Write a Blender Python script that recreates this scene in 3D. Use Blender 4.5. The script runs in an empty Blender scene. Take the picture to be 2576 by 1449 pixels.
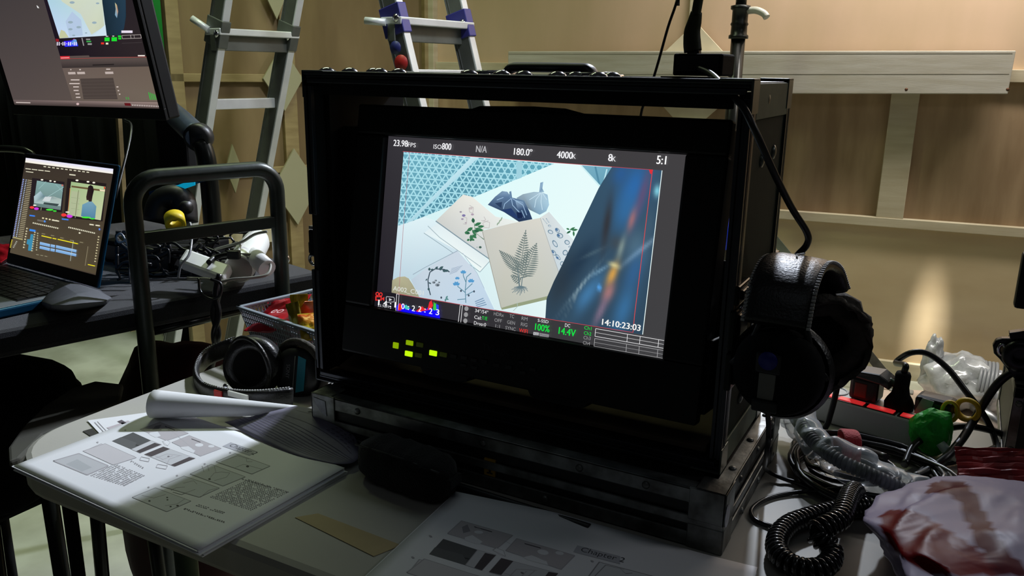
import bpy, bmesh, math, random
from mathutils import Vector, Matrix, noise
random.seed(7)
S = bpy.context.scene
COL = S.collection

# ------------------------------------------------------------------ camera, world, light, exposure
FL, YAW, PITCH, ROLL = 2092.873, -0.4923, 0.2571, 0.0165
CAM = Vector((0.7189, -0.7977, 0.4035))
_f = Vector((math.sin(YAW)*math.cos(PITCH), math.cos(YAW)*math.cos(PITCH), -math.sin(PITCH)))
_r0 = Vector((math.cos(YAW), -math.sin(YAW), 0)); _u0 = _r0.cross(_f)
_r = _r0*math.cos(ROLL) + _u0*math.sin(ROLL); _u = -_r0*math.sin(ROLL) + _u0*math.cos(ROLL)
cd = bpy.data.cameras.new('camera'); cam = bpy.data.objects.new('camera', cd); COL.objects.link(cam)
cd.sensor_width = 36; cd.lens = FL/2576*36; cd.clip_start = .02; cd.clip_end = 60
M = Matrix((_r, _u, -_f)).transposed().to_4x4(); M.translation = CAM; cam.matrix_world = M
S.camera = cam
S.view_settings.view_transform = 'Standard'; S.view_settings.look = 'None'
S.view_settings.exposure = 0; S.view_settings.gamma = 1; S.view_settings.use_curve_mapping = False
w = bpy.data.worlds.new('world'); S.world = w; w.use_nodes = True
w.node_tree.nodes['Background'].inputs[0].default_value = (.8, .86, .86, 1)
w.node_tree.nodes['Background'].inputs[1].default_value = .012

def area(name, loc, tgt, power, color, sx, sy=None, spread=180):
    l = bpy.data.lights.new(name, 'AREA'); l.energy = power; l.color = color
    l.shape = 'RECTANGLE'; l.size = sx; l.size_y = sy or sx; l.spread = math.radians(spread)
    o = bpy.data.objects.new(name, l); COL.objects.link(o); o.location = loc
    o.rotation_euler = (Vector(tgt)-Vector(loc)).to_track_quat('-Z', 'Y').to_euler(); return o
area('work_lamp', (0.12, 2.2, 1.75), (-.35, -.1, -.06), 10.5, (.80, .87, 1.0), .12, .12, 55)
area('wall_lamp', (.75, 2.48, 1.5), (.75, 2.75, .1), 34, (1, .94, .87), 1.9, .12, 160)
area('ladder_lamp', (.5, 1.0, 2.1), (-1.3, 1.4, .1), 5, (.92, .96, 1), .3, .3, 60)
area('green_screen_added_fill', (-3.2, 2.0, 1.9), (-3.6, 2.9, .6), 18, (.9, 1, .9), .5, .5)  # added fill to brighten the green cloth; no such lamp is known
area('ceiling_tube', (-1.2, 1.2, 2.2), (-1.3, 1.3, 0), 14, (.84, 1.0, .60), 1.2, .2, 110)
area('room_fill', (.9, -1.4, 2.3), (.3, 0, 0), 0.75, (.8, .9, 1.0), 1.4, 1.0)
area('side_lamp', (2.3, .7, 1.5), (.7, .1, -.06), 3.2, (.95, .97, 1.0), .3, .3)

# ------------------------------------------------------------------ helpers: a pixel's ray meets a plane of the place
T0 = -0.066          # table top
def ray(px, py):
    return _f + _r*((px-1288)/FL) - _u*((py-724.5)/FL)
def onz(px, py, z=T0):
    d = ray(px, py); return CAM + d*((z-CAM.z)/d.z)
def ony(px, py, y):
    d = ray(px, py); return CAM + d*((y-CAM.y)/d.y)
def onx(px, py, x):
    d = ray(px, py); return CAM + d*((x-CAM.x)/d.x)
def onpl(px, py, p0, n):
    d = ray(px, py); return CAM + d*((Vector(p0)-CAM).dot(n)/d.dot(n))
_bt = onpl(2325, 840, (.355, 2.792, 0), Vector((.11, -.994, 0)))
area('wall_streak_light', _bt+Vector((.10, -.75, 2.1)), _bt, .13, (1, .96, .9), .02, .05, 5)  # added light of unknown source, makes the bright streak on the lower panel
def lin(c):
    r = []
    for v in c[:3]:
        v = v/255.0; r.append(v/12.92 if v <= .04045 else ((v+.055)/1.055)**2.4)
    return tuple(r)

# ------------------------------------------------------------------ materials
MATS = {}
def mat(name, rgb, rough=.6, metal=0, noise_amt=0, nscale=20, bump=0, bscale=60, emit=0, trans=0, alpha=1, spec=.5, rgb2=None, stretch=(1, 1, 1), coat=0, detail=4, sheen=0):
    if name in MATS: return MATS[name]
    m = bpy.data.materials.new(name); m.use_nodes = True; nt = m.node_tree; b = nt.nodes['Principled BSDF']
    c = lin(rgb) + (1,)
    b.inputs['Base Color'].default_value = c; b.inputs['Roughness'].default_value = rough
    b.inputs['Metallic'].default_value = metal; b.inputs['Specular IOR Level'].default_value = spec
    b.inputs['Coat Weight'].default_value = coat; b.inputs['Sheen Weight'].default_value = sheen
    if trans: b.inputs['Transmission Weight'].default_value = trans
    if alpha < 1: b.inputs['Alpha'].default_value = alpha
    if emit: b.inputs['Emission Color'].default_value = c; b.inputs['Emission Strength'].default_value = emit
    tc = nt.nodes.new('ShaderNodeTexCoord'); mp = nt.nodes.new('ShaderNodeMapping'); mp.inputs['Scale'].default_value = stretch
    nt.links.new(tc.outputs['Object'], mp.inputs['Vector'])
    if noise_amt or rgb2:
        n = nt.nodes.new('ShaderNodeTexNoise'); n.inputs['Scale'].default_value = nscale; n.inputs['Detail'].default_value = detail
        nt.links.new(mp.outputs[0], n.inputs['Vector'])
        cr = nt.nodes.new('ShaderNodeValToRGB'); nt.links.new(n.outputs['Fac'], cr.inputs[0])
        c2 = lin(rgb2)+(1,) if rgb2 else tuple(v*(1-noise_amt) for v in c[:3])+(1,)
        cr.color_ramp.elements[0].color = c2; cr.color_ramp.elements[0].position = .35
        cr.color_ramp.elements[1].color = c; cr.color_ramp.elements[1].position = .65
        nt.links.new(cr.outputs[0], b.inputs['Base Color'])
    if bump:
        n2 = nt.nodes.new('ShaderNodeTexNoise'); n2.inputs['Scale'].default_value = bscale; n2.inputs['Detail'].default_value = 5
        nt.links.new(mp.outputs[0], n2.inputs['Vector'])
        bp = nt.nodes.new('ShaderNodeBump'); bp.inputs['Strength'].default_value = bump; bp.inputs['Distance'].default_value = .003
        nt.links.new(n2.outputs['Fac'], bp.inputs['Height']); nt.links.new(bp.outputs[0], b.inputs['Normal'])
    MATS[name] = m; return m
def colmat(name, emit=False, strength=1.0, rough=.7):
    """surface that shows its printed / displayed colours, kept in a colour attribute"""
    if name in MATS: return MATS[name]
    m = bpy.data.materials.new(name); m.use_nodes = True; nt = m.node_tree; b = nt.nodes['Principled BSDF']
    a = nt.nodes.new('ShaderNodeAttribute'); a.attribute_name = 'col'
    if emit:
        b.inputs['Base Color'].default_value = (.01, .01, .012, 1); b.inputs['Roughness'].default_value = .35
        nt.links.new(a.outputs['Color'], b.inputs['Emission Color']); b.inputs['Emission Strength'].default_value = strength
    else:
        nt.links.new(a.outputs['Color'], b.inputs['Base Color']); b.inputs['Roughness'].default_value = rough
    MATS[name] = m; return m

BLK = mat('black_plastic', (22, 22, 24), .45)
BLKM = mat('matt_black', (14, 14, 15), .85, spec=.2)
RUB = mat('black_rubber_cable', (20, 20, 22), .38)
ALU = mat('aluminium', (175, 178, 182), .38, .9, noise_amt=.25, nscale=40, bump=.1)
ALUW = mat('worn_aluminium', (150, 153, 152), .45, .85, rgb2=(95, 95, 92), nscale=35, bump=.2, bscale=90)
ALUB = mat('black_anodised_aluminium', (52, 54, 58), .35, .8, noise_amt=.2, nscale=60)
CHR = mat('chrome', (200, 200, 205), .15, 1)
WPL = mat('white_plastic', (215, 216, 218), .4)
PLY = mat('plywood', (206, 178, 150), .42, rgb2=(192, 168, 136), nscale=3, stretch=(1.5, 1.5, .4), bump=.04, bscale=30, spec=.5)
PLY2 = mat('plywood_shaded_brown', (172, 146, 114), .5, rgb2=(146, 120, 90), nscale=5, stretch=(3, 3, .5), bump=.05, bscale=20)  # the plank's shade on the middle wall is put into this brown
PINE = mat('pine_timber', (196, 186, 160), .6, rgb2=(182, 170, 142), nscale=8, stretch=(.6, 1, 5), bump=.08)
GUS = mat('gusset_ply', (222, 212, 186), .5, rgb2=(204, 192, 162), nscale=6)
PAPER = mat('paper_white', (232, 232, 236), .65)

# ------------------------------------------------------------------ mesh helpers
def box(bm, lo, hi, rot=None, c=None):
    lo, hi = Vector(lo), Vector(hi)
    vs = [Vector((x, y, z)) for x in (lo.x, hi.x) for y in (lo.y, hi.y) for z in (lo.z, hi.z)]
    if rot is not None:
        cc = c if c is not None else (lo+hi)/2
        vs = [cc + rot @ (v-cc) for v in vs]
    v = [bm.verts.new(p) for p in vs]
    for q in ((0, 1, 3, 2), (4, 6, 7, 5), (0, 4, 5, 1), (2, 3, 7, 6), (0, 2, 6, 4), (1, 5, 7, 3)): bm.faces.new([v[i] for i in q])
def obox(bm, o, X, Y, Z):
    """box from a corner and three edge vectors"""
    o, X, Y, Z = Vector(o), Vector(X), Vector(Y), Vector(Z)
    v = [bm.verts.new(o+X*i+Y*j+Z*k) for i in (0, 1) for j in (0, 1) for k in (0, 1)]
    for q in ((0, 1, 3, 2), (4, 6, 7, 5), (0, 4, 5, 1), (2, 3, 7, 6), (0, 2, 6, 4), (1, 5, 7, 3)): bm.faces.new([v[i] for i in q])
def bar(bm, a, b, w, h, side=Vector((0, 0, 1))):
    """straight bar of rectangular section between two points; w along the axis perpendicular to side"""
    a, b = Vector(a), Vector(b); d = (b-a).normalized(); s = Vector(side); s = (s-d*s.dot(d)).normalized(); t = d.cross(s)
    obox(bm, a-t*w/2-s*h/2, b-a, t*w, s*h)
def smooth_path(pts, n=8, closed=False):
    P = [Vector(p) for p in pts]; out = []; N = len(P)
    if N < 3: return P
    rng = range(N if closed else N-1)
    for i in rng:
        if closed: p0, p1, p2, p3 = P[i-1], P[i], P[(i+1) % N], P[(i+2) % N]
        else: p0 = P[i-1] if i else P[0]*2-P[1]; p1, p2 = P[i], P[i+1]; p3 = P[i+2] if i+2 < N else P[-1]*2-P[-2]
        for k in range(n):
            t = k/n
            out.append(.5*((2*p1)+(p2-p0)*t+(2*p0-5*p1+4*p2-p3)*t*t+(3*p1-p0-3*p2+p3)*t**3))
    if not closed: out.append(P[-1])
    return out
def tube(bm, pts, r, seg=8, closed=False, smooth=0, sx=1, sy=1, caps=True):
    P = smooth_path(pts, smooth, closed) if smooth else [Vector(p) for p in pts]
    N = len(P); rs = r if isinstance(r, (list, tuple)) else None
    def rad(i):
        if not rs: return r
        x = i/max(1, N-1)*(len(rs)-1); k = min(int(x), len(rs)-2); return rs[k]+(rs[k+1]-rs[k])*(x-k)
    d0 = (P[1]-P[0]).normalized(); up = Vector((0, 0, 1)) if abs(d0.z) < .9 else Vector((1, 0, 0))
    s = (up-d0*up.dot(d0)).normalized(); rings = []
    for i, p in enumerate(P):
        if closed: d = P[(i+1) % N]-P[i-1]
        else: d = P[min(i+1, N-1)]-P[max(i-1, 0)]
        if d.length < 1e-9: d = d0
        d.normalize(); s = (s-d*s.dot(d)).normalized(); t = d.cross(s)
        rr = rad(i)
        rings.append([bm.verts.new(p+s*math.cos(a)*rr*sx+t*math.sin(a)*rr*sy) for a in [2*math.pi*k/seg for k in range(seg)]])
    M_ = N if closed else N-1
    for i in range(M_):
        A, B = rings[i], rings[(i+1) % N]
        for k in range(seg):
            f = bm.faces.new((A[k], A[(k+1) % seg], B[(k+1) % seg], B[k])); f.smooth = True
    if not closed and caps: bm.faces.new(rings[0][::-1]); bm.faces.new(rings[-1])
def lathe(bm, prof, c, axis=(0, 0, 1), seg=24, arc=1.0):
    """profile of (radius, height) turned about an axis"""
    c = Vector(c); q = Vector((0, 0, 1)).rotation_difference(Vector(axis).normalized())
    rings = []
    for r, h in prof:
        if r < 1e-6: rings.append([bm.verts.new(c+q @ Vector((0, 0, h)))])
        else: rings.append([bm.verts.new(c+q @ Vector((r*math.cos(2*math.pi*k/seg), r*math.sin(2*math.pi*k/seg), h))) for k in range(seg)])
    for A, B in zip(rings, rings[1:]):
        for k in range(seg):
            k2 = (k+1) % seg
            if len(A) == 1 and len(B) == 1: continue
            if len(A) == 1: f = bm.faces.new((A[0], B[k], B[k2]))
            elif len(B) == 1: f = bm.faces.new((A[k], A[k2], B[0]))
            else: f = bm.faces.new((A[k], A[k2], B[k2], B[k]))
            f.smooth = True
def prism(bm, pts, ext):
    """polygon (3D points) extruded by a vector"""
    a = [bm.verts.new(Vector(p)) for p in pts]; b = [bm.verts.new(Vector(p)+Vector(ext)) for p in pts]; n = len(a)
    bm.faces.new(a[::-1]); bm.faces.new(b)
    for i in range(n): bm.faces.new((a[i], a[(i+1) % n], b[(i+1) % n], b[i]))
def cyl(bm, a, b, r, seg=16): tube(bm, [a, b], r, seg)
def root_of(o):
    while o.parent: o = o.parent
    return o
def obj(name, bm, m, parent=None, bevel=0, loc=None, solid=0, sub=0):
    bmesh.ops.recalc_face_normals(bm, faces=bm.faces)
    me = bpy.data.meshes.new(name); bm.to_mesh(me); bm.free()
    o = bpy.data.objects.new(name, me); COL.objects.link(o)
    if m: me.materials.append(m)
    if parent is not None:
        L = root_of(parent).location; me.transform(Matrix.Translation(-L)); o.parent = parent
    else:
        if loc is None:
            c = [v.co for v in me.vertices]; loc = (sum(v.x for v in c)/len(c), sum(v.y for v in c)/len(c), min(v.z for v in c))
        me.transform(Matrix.Translation(-Vector(loc))); o.location = loc
    if solid:
        md = o.modifiers.new('s', 'SOLIDIFY'); md.thickness = solid; md.offset = 0
    if bevel:
        md = o.modifiers.new('b', 'BEVEL'); md.width = bevel; md.segments = 2; md.limit_method = 'ANGLE'; md.angle_limit = math.radians(40)
        md.harden_normals = False
    if sub:
        md = o.modifiers.new('u', 'SUBSURF'); md.levels = sub; md.render_levels = sub
    return o
def tag(o, label, cat, group=None):
    o['label'] = label; o['category'] = cat
    if group: o['group'] = group
    return o
def thing(name, label, cat, loc, group=None):
    o = bpy.data.objects.new(name, None); COL.objects.link(o); o.location = Vector(loc); o.empty_display_size = .05
    return tag(o, label, cat, group)
def struct(o): o['kind'] = 'structure'; return o
def B(): return bmesh.new()
def P1(name, m, parent, fn, *a, bevel=0, **k):
    bm = B(); fn(bm, *a, **k); return obj(name, bm, m, parent, bevel)

# ------------------------------------------------------------------ flat artwork: printed pages and lit displays
TXT = {}
def text_tris(s):
    if s in TXT: return TXT[s]
    cu = bpy.data.curves.new('t', 'FONT'); cu.body = s; cu.size = 1; cu.resolution_u = 3
    ob = bpy.data.objects.new('t', cu); COL.objects.link(ob)
    dg = bpy.context.evaluated_depsgraph_get(); me = bpy.data.meshes.new_from_object(ob.evaluated_get(dg))
    vs = [v.co.copy() for v in me.vertices]; fs = [list(p.vertices) for p in me.polygons]
    bpy.data.objects.remove(ob); bpy.data.curves.remove(cu); bpy.data.meshes.remove(me)
    TXT[s] = (vs, fs); return TXT[s]
def homog(src, dst):
    """3x3 map taking four source points to four destination points"""
    A = []; b = []
    for (x, y), (u, v) in zip(src, dst):
        A.append([x, y, 1, 0, 0, 0, -u*x, -u*y]); b.append(u); A.append([0, 0, 0, x, y, 1, -v*x, -v*y]); b.append(v)
    n = 8
    for i in range(n):
        p = max(range(i, n), key=lambda k: abs(A[k][i])); A[i], A[p] = A[p], A[i]; b[i], b[p] = b[p], b[i]
        for k in range(n):
            if k != i:
                f = A[k][i]/A[i][i]; A[k] = [x-f*y for x, y in zip(A[k], A[i])]; b[k] -= f*b[i]
    h = [b[i]/A[i][i] for i in range(n)]+[1]
    return lambda x, y: ((h[0]*x+h[1]*y+h[2])/(h[6]*x+h[7]*y+1), (h[3]*x+h[4]*y+h[5])/(h[6]*x+h[7]*y+1))
def clip(poly, region):
    """clip a polygon by a convex region"""
    n = len(region); ar = sum(region[i][0]*region[(i+1) % n][1]-region[(i+1) % n][0]*region[i][1] for i in range(n)); sg = 1 if ar > 0 else -1
    for i in range(n):
        ax, ay = region[i]; bx, by = region[(i+1) % n]; out = []
        def ins(p): return sg*((bx-ax)*(p[1]-ay)-(by-ay)*(p[0]-ax))
        for j in range(len(poly)):
            p, q = poly[j], poly[(j+1) % len(poly)]; a, c_ = ins(p), ins(q)
            if a >= 0: out.append(p)
            if a*c_ < 0: t = a/(a-c_); out.append((p[0]+(q[0]-p[0])*t, p[1]+(q[1]-p[1])*t))
        poly = out
        if len(poly) < 3: return []
    return poly
class Canvas:
    """flat coloured shapes; f maps drawing units to the sheet's own u, v (0-1)"""
    def __init__(s, f=None): s.items = []; s.f = f or (lambda x, y: (x, y)); s.layer = 0
    def poly(s, pts, col, f=None, clipto=None):
        if clipto: 
            pts = clip(pts, clipto)
            if not pts: return
        f = f or s.f; s.layer += 1
        cols = [lin(c) for c in col] if isinstance(col[0], (tuple, list)) else [lin(col)]*len(pts)
        s.items.append(([f(*p) for p in pts], cols, s.layer))
    def line(s, pts, w, col, f=None, clipto=None):
        for (x0, y0), (x1, y1) in zip(pts, pts[1:]):
            L = math.hypot(x1-x0, y1-y0) or 1; nx, ny = -(y1-y0)/L*w/2, (x1-x0)/L*w/2
            s.poly([(x0+nx, y0+ny), (x1+nx, y1+ny), (x1-nx, y1-ny), (x0-nx, y0-ny)], col, f, clipto)
            s.layer -= 1
        s.layer += 1
    def rect(s, x0, y0, x1, y1, col, f=None): s.poly([(x0, y0), (x1, y0), (x1, y1), (x0, y1)], col, f)
    def frame(s, pts, w, col, f=None): s.line(list(pts)+[pts[0]], w, col, f)
    def disc(s, x, y, rx, ry, col, n=14, f=None, rot=0):
        c, q = math.cos(rot), math.sin(rot)
        s.poly([(x+rx*math.cos(a)*c-ry*math.sin(a)*q, y+rx*math.cos(a)*q+ry*math.sin(a)*c) for a in [2*math.pi*k/n for k in range(n)]], col, f)
    def text(s, t, x, y, h, col, wscale=.75, f=None, asp=1.0):
        """text with its left baseline at drawing point (x, y), cap height h given in v units, laid along u"""
        u0, v0 = (f or s.f)(x, y); vs, fs = text_tris(t); s.layer += 1; k = h/.7
        for fc in fs:
            s.items.append(([(u0+vs[i].x*k*wscale/asp, v0+vs[i].y*k) for i in fc], [lin(col)]*len(fc), s.layer))
    def build(s, name, place, m, parent=None, step=4e-5, grid=0):
        """place(u, v, height) gives the point in the scene"""
        bm = B(); lay = bm.loops.layers.float_color.new('col')
        for pts, cols, L in s.items:
            try: fc = bm.faces.new([bm.verts.new(place(u, v, L*step)) for u, v in pts])
            except ValueError: continue
            for lp, c in zip(fc.loops, cols): lp[lay] = c+(1,)
        me = bpy.data.meshes.new(name); bm.to_mesh(me); bm.free(); me.materials.append(m)
        o = bpy.data.objects.new(name, me); COL.objects.link(o)
        if parent is not None: me.transform(Matrix.Translation(-root_of(parent).location)); o.parent = parent
        return o
SCREEN = colmat('lit_display', True, 1.0)
PRINT = colmat('printed_paper')

# ================================================================== THE SETTING
FZ = -.8
FLOOR = mat('floor_sheet', (205, 208, 192), .45, rgb2=(168, 170, 152), nscale=5, bump=.05, bscale=12)
bm = B(); box(bm, (-7, -3, FZ-.05), (4, 4.5, FZ)); struct(obj('floor', bm, FLOOR))
WP0 = Vector((.355, 2.792, 0)); WU = Vector((.994, .11, 0)).normalized(); WN = Vector((WU.y, -WU.x, 0))
def ws(px, py, off=0):
    p = onpl(px, py, WP0+WN*off, WN); return (p-WP0).dot(WU), p.z
def wbox(bm, s0, s1, z0, z1, o0, o1): obox(bm, WP0+WU*s0+WN*o0+Vector((0, 0, z0)), WU*(s1-s0), WN*(o1-o0), Vector((0, 0, z1-z0)))
sL = ws(1076, 100)[0]
zr = ws(2270, 562, .03)[1]
zrT = ws(2270, 551, .03)[1]; zrB = ws(2270, 574, .03)[1]
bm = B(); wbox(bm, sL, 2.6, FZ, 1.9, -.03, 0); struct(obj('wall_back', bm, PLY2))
# upper panels in warmer, glossier ply
bm = B(); zt = ws(1500, 182, .01)[1]; wbox(bm, sL+.03, ws(1735, 50)[0], zt, 1.9, 0, .006); struct(obj('trim_1', bm, PLY))
bm = B(); wbox(bm, ws(1745, 50)[0], 2.6, ws(2300, 180)[1]-.02, 1.9, 0, .006); struct(obj('trim_2', bm, PLY))
# lower panel, glossy
PLYG = mat('glossy_plywood', (204, 184, 148), .3, rgb2=(192, 170, 134), nscale=2.5, stretch=(1, 1, 3), bump=.03, bscale=14, coat=.3)
bm = B(); wbox(bm, sL+.5, 2.6, FZ+.03, zrB, 0, .012); struct(obj('trim_3', bm, PLYG))
for k, (s0, s1, z0, z1, o0, o1, m) in enumerate([
        (sL-.01, sL+.055, FZ, 1.9, 0, .05, PINE), (sL+.055, 2.6, zt-.01, zt+.035, 0, .03, PINE),
        (sL+.4, 2.6, zrB, zrT, 0, .035, PINE), (ws(2222, 400, .02)[0], ws(2292, 400, .02)[0], zrT, ws(2250, 200, .02)[1], 0, .03, PINE),
        (sL+.4, 2.6, FZ, FZ+.07, 0, .035, PINE), (ws(1736, 30)[0], ws(1748, 30)[0], ws(1740, 180)[1], 1.9, 0, .02, PINE)]):
    bm = B(); wbox(bm, s0, s1, z0, z1, o0, o1); struct(obj('trim_%d' % (k+4), bm, m, bevel=.002))
# diamond gusset at the joint
def wpt(s, z, o): return WP0+WU*s+WN*o+Vector((0, 0, z))
gs, gz = ws(1742, 199, .03); gw = ws(1885, 199)[0]-ws(1742, 199)[0]; gh = gz-ws(1742, 338, .03)[1]
bm = B(); prism(bm, [wpt(gs-gw, gz, .031), wpt(gs, gz-gh, .031), wpt(gs+gw, gz, .031), wpt(gs, gz+gh, .031)], WN*.01); struct(obj('trim_10', bm, GUS, bevel=.001))
# long plank nailed across the wall
s0, z1 = ws(1278, 129, .1); s1, _ = ws(2556, 128, .1); z0 = ws(1290, 238, .1)[1]
zb = ws(2500, 236, .1)[1]; ztp = ws(2500, 127, .1)[1]
rt = thing('plank', 'long pale timber plank nailed across the lit plywood wall', 'plank', wpt((s0+s1)/2, z0, .06))
bm = B(); zA, zB = (z1+ztp)/2, (z0+zb)/2
prism(bm, [wpt(s0, z0+.005, .045), wpt(s1-.004, zb, .045), wpt(s1, ztp, .045), wpt(s0, z1, .045)], WN*.055); obj('board', bm, mat('grey_pine', (188, 184, 172), .6, rgb2=(174, 168, 152), nscale=8, stretch=(.6, 1, 6), bump=.08), rt, .003)
for zq in (.46, .93):
    bm = B(); prism(bm, [wpt(s0, zA_, .1) for zA_ in ()] or [wpt(s0+.002, z0+(z1-z0)*zq, .1), wpt(s1-.01, zb+(ztp-zb)*zq, .1), wpt(s1-.01, zb+(ztp-zb)*zq+.0022, .1), wpt(s0+.002, z0+(z1-z0)*zq+.0022, .1)], WN*.0006); obj('groove', bm, mat('plank_groove', (140, 134, 120), .7), rt)
for px in (2280, 1880, 2535):
    s_, z_ = ws(px, 225, .1); bm = B(); lathe(bm, [(0, 0), (.006, .001), (0, .003)], wpt(s_, z_, .099), WN, 8); obj('nail', bm, mat('rust', (90, 60, 40), .7, .5), rt)

# left wall, seen edge-lit, with diamond gussets
LC = Vector((-1.538, 2.583, 0)); LU = -Vector((.40, .917, 0)).normalized(); LN = Vector((-LU.y, LU.x, 0))
if LN.dot(CAM-LC) < 0: LN = -LN
def ls(px, py, off=0):
    p = onpl(px, py, LC+LN*off, LN); return (p-LC).dot(LU), p.z
def lpt(s, z, o): return LC+LU*s+LN*o+Vector((0, 0, z))
def lbox(bm, s0, s1, z0, z1, o0, o1): obox(bm, lpt(s0, z0, o0), LU*(s1-s0), LN*(o1-o0), Vector((0, 0, z1-z0)))
sE = ls(424, 200)[0]
bm = B(); lbox(bm, 0, sE, FZ, 1.9, -.02, 0); struct(obj('wall_left', bm, mat('dull_olive_ply', (128, 108, 74), .6, rgb2=(108, 88, 56), nscale=3, stretch=(2, 2, .5), bump=.04, bscale=20)))
k = 11
def ltrim(s0, s1, z0, z1, o1=.03, m=PINE):
    global k
    bm = B(); lbox(bm, s0, s1, z0, z1, 0, o1); struct(obj('trim_%d' % k, bm, m, bevel=.002)); k += 1
TAN = mat('tan_timber', (150, 132, 92), .55, rgb2=(132, 114, 76), nscale=8, stretch=(1, 1, 5))
za, zb_ = ls(600, 206)[1], ls(600, 186)[1]
ltrim(ls(772, 200)[0], sE, za, zb_, .03, TAN)
s_a = ls(712, 200)[0]; s_b = ls(745, 470)[0]
ltrim(ls(727, 300)[0]-.03, ls(727, 300)[0]+.03, FZ, 1.9, .025, TAN)
ltrim(sE-.05, sE, FZ, 1.9, .03, TAN)
ltrim(-.02, .06, FZ, 1.9, .03, TAN)
ltrim(ls(772, 200)[0], sE, ls(600, 440)[1], ls(600, 424)[1], .025, TAN)
ltrim(ls(700, 590)[0], sE, ls(600, 612)[1], ls(600, 578)[1], .05, PINE)
for (cx, cy, hw, hh) in ((710, 198, 50, 82), (742, 470, 58, 96), (586, 424, 20, 62), (690, -20, 30, 70)):
    sc, zc = ls(cx, cy, .03); sw = abs(ls(cx+hw, cy, .03)[0]-ls(cx-hw, cy, .03)[0])/2; zh = abs(ls(cx, cy-hh, .03)[1]-ls(cx, cy+hh, .03)[1])/2
    pts = [lpt(sc-sw, zc, .031), lpt(sc, zc-zh, .031), lpt(sc+sw, zc, .031), lpt(sc, zc+zh, .031)]
    bm = B(); prism(bm, pts, LN*.012); struct(obj('trim_%d' % k, bm, mat('dull_gusset', (152, 148, 120), .6), bevel=.001)); k += 1
# green screen and the dark drape behind the trolley
GRN = mat('chroma_green', (30, 150, 50), .8, noise_amt=.08, nscale=2)
bm = B(); a, b, c_, d_ = (ony(x, y, 2.9) for x, y in ((-60, -60), (432, -60), (440, 165), (-60, 520)))
prism(bm, [ony(-80, -120, 2.9), ony(440, -120, 2.9), ony(440, 170, 2.9), ony(-80, 560, 2.9)], (0, .02, 0))
tag(obj('green_screen', bm, GRN), 'bright green chroma cloth hanging beyond the left monitor', 'green screen')
DRP = mat('black_drape', (13, 15, 13), .95, spec=.1)
bm = B(); N = 60
a, b = ony(-150, 150, 2.0), ony(418, 172, 1.6)
top = [a.lerp(b, i/N)+Vector((0, .03*math.sin(i*1.9)+.02*math.sin(i*.7), .012*math.sin(i*2.7)+.01*math.sin(i*5.1))) for i in range(N+1)]
for i in range(N):
    p, q = top[i], top[i+1]; f = bm.faces.new([bm.verts.new(v) for v in (p, q, Vector((q.x, q.y, FZ)), Vector((p.x, p.y, FZ)))]); f.smooth = True
bmesh.ops.remove_doubles(bm, verts=bm.verts, dist=1e-5)
tag(obj('black_drape', bm, DRP, solid=.006), 'black floor-length cloth hanging behind the equipment trolley', 'drape')

# ================================================================== LADDER
rl = thing('step_ladder', 'tall aluminium A-frame telescopic ladder standing by the plywood walls', 'ladder', (-1.2, 1.5, FZ))
LDG = mat('ladder_aluminium', (206, 210, 214), .4, .2, noise_amt=.12, nscale=12, bump=.08)
LDS = mat('ladder_side_grey', (100, 104, 100), .5, .3, noise_amt=.3, nscale=10)
BLUE = mat('blue_plastic_cap', (48, 48, 120), .4)
def ladder_section(yN, nearpx, rungs, hinge, wid, yaw, CAP):
    u = Vector((math.sin(yaw), math.cos(yaw), 0))
    a, b = ony(*nearpx[0], yN), ony(*nearpx[1], yN); d = (b-a)/(b.z-a.z)
    foot = a+d*(FZ-a.z); top = a+d*(1.75-a.z)
    ax = (top-foot).normalized(); X = ax.cross(u).normalized(); X = X if X.x > 0 else -X
    for j in (0, 1):
        o = foot+u*wid*j; t_ = top+u*wid*j
        bm = B(); bar(bm, o, t_, .028, .072, X); rail = obj('rail', bm, LDG, rl, .002)
        bm = B(); bar(bm, o+u*-.0145*(1)+X*.0, t_+u*-.0145, .0012, .060, X); obj('rail_web', bm, LDS, rail)
        for g in (-.02, -.03): 
            bm = B(); bar(bm, o+u*-.0155+X*(g), t_+u*-.0155+X*g, .002, .0025, X); obj('groove', bm, ALU, rail)
        bm = B(); bar(bm, foot+u*wid*j, foot+u*wid*j+ax*.05, .036, .082, X); obj('rubber_foot', bm, BLK, rail)
    def at(z): return foot+(top-foot)*((z-foot.z)/(top.z-foot.z))
    for px, py in rungs:
        z = ony(px, py, yN+.1).z; p = at(z)
        bm = B(); bar(bm, p+u*.01, p+u*(wid-.01), .03, .036, Vector((0, 0, 1))); obj('rung', bm, LDG, rl, .003)
    zh = ony(*hinge, yN).z; p = at(zh)
    # telescoping joint: wide tread, blue collars, locking levers
    bm = B(); bar(bm, p-u*.02, p+u*(wid+.02), .085, .022, Vector((0, 0, 1))); tr = obj('tread', bm, LDG, rl, .003)
    bm = B(); bar(bm, p-u*.02-Vector((0, 0, .035)), p+u*(wid+.02)-Vector((0, 0, .035)), .03, .05, Vector((0, 0, 1))); obj('tread_rib', bm, LDS, tr, .002)
    for j in (0, 1):
        q = at(zh)+u*wid*j
        bm = B(); bar(bm, q-ax*.045, q+ax*.045, .036, .084, X); cl = obj('collar', bm, CAP, rl, .003)
        if j == 0: bm = B(); cyl(bm, q-u*.02-X*.02, q-u*.05-X*.075+ax*.02, .011, 12); obj('lock_lever', bm, LDG, cl)
        bm = B(); lathe(bm, [(0, -.004), (.012, -.003), (.012, .003), (0, .006)], q-u*.022+X*.025, -u, 12); obj('bolt', bm, CHR, cl)
    return foot, top
ladder_section(1.28, ((553, 40), (497, 420)), ((600, 262),), (552, 80), .29, .14, LDS)
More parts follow.
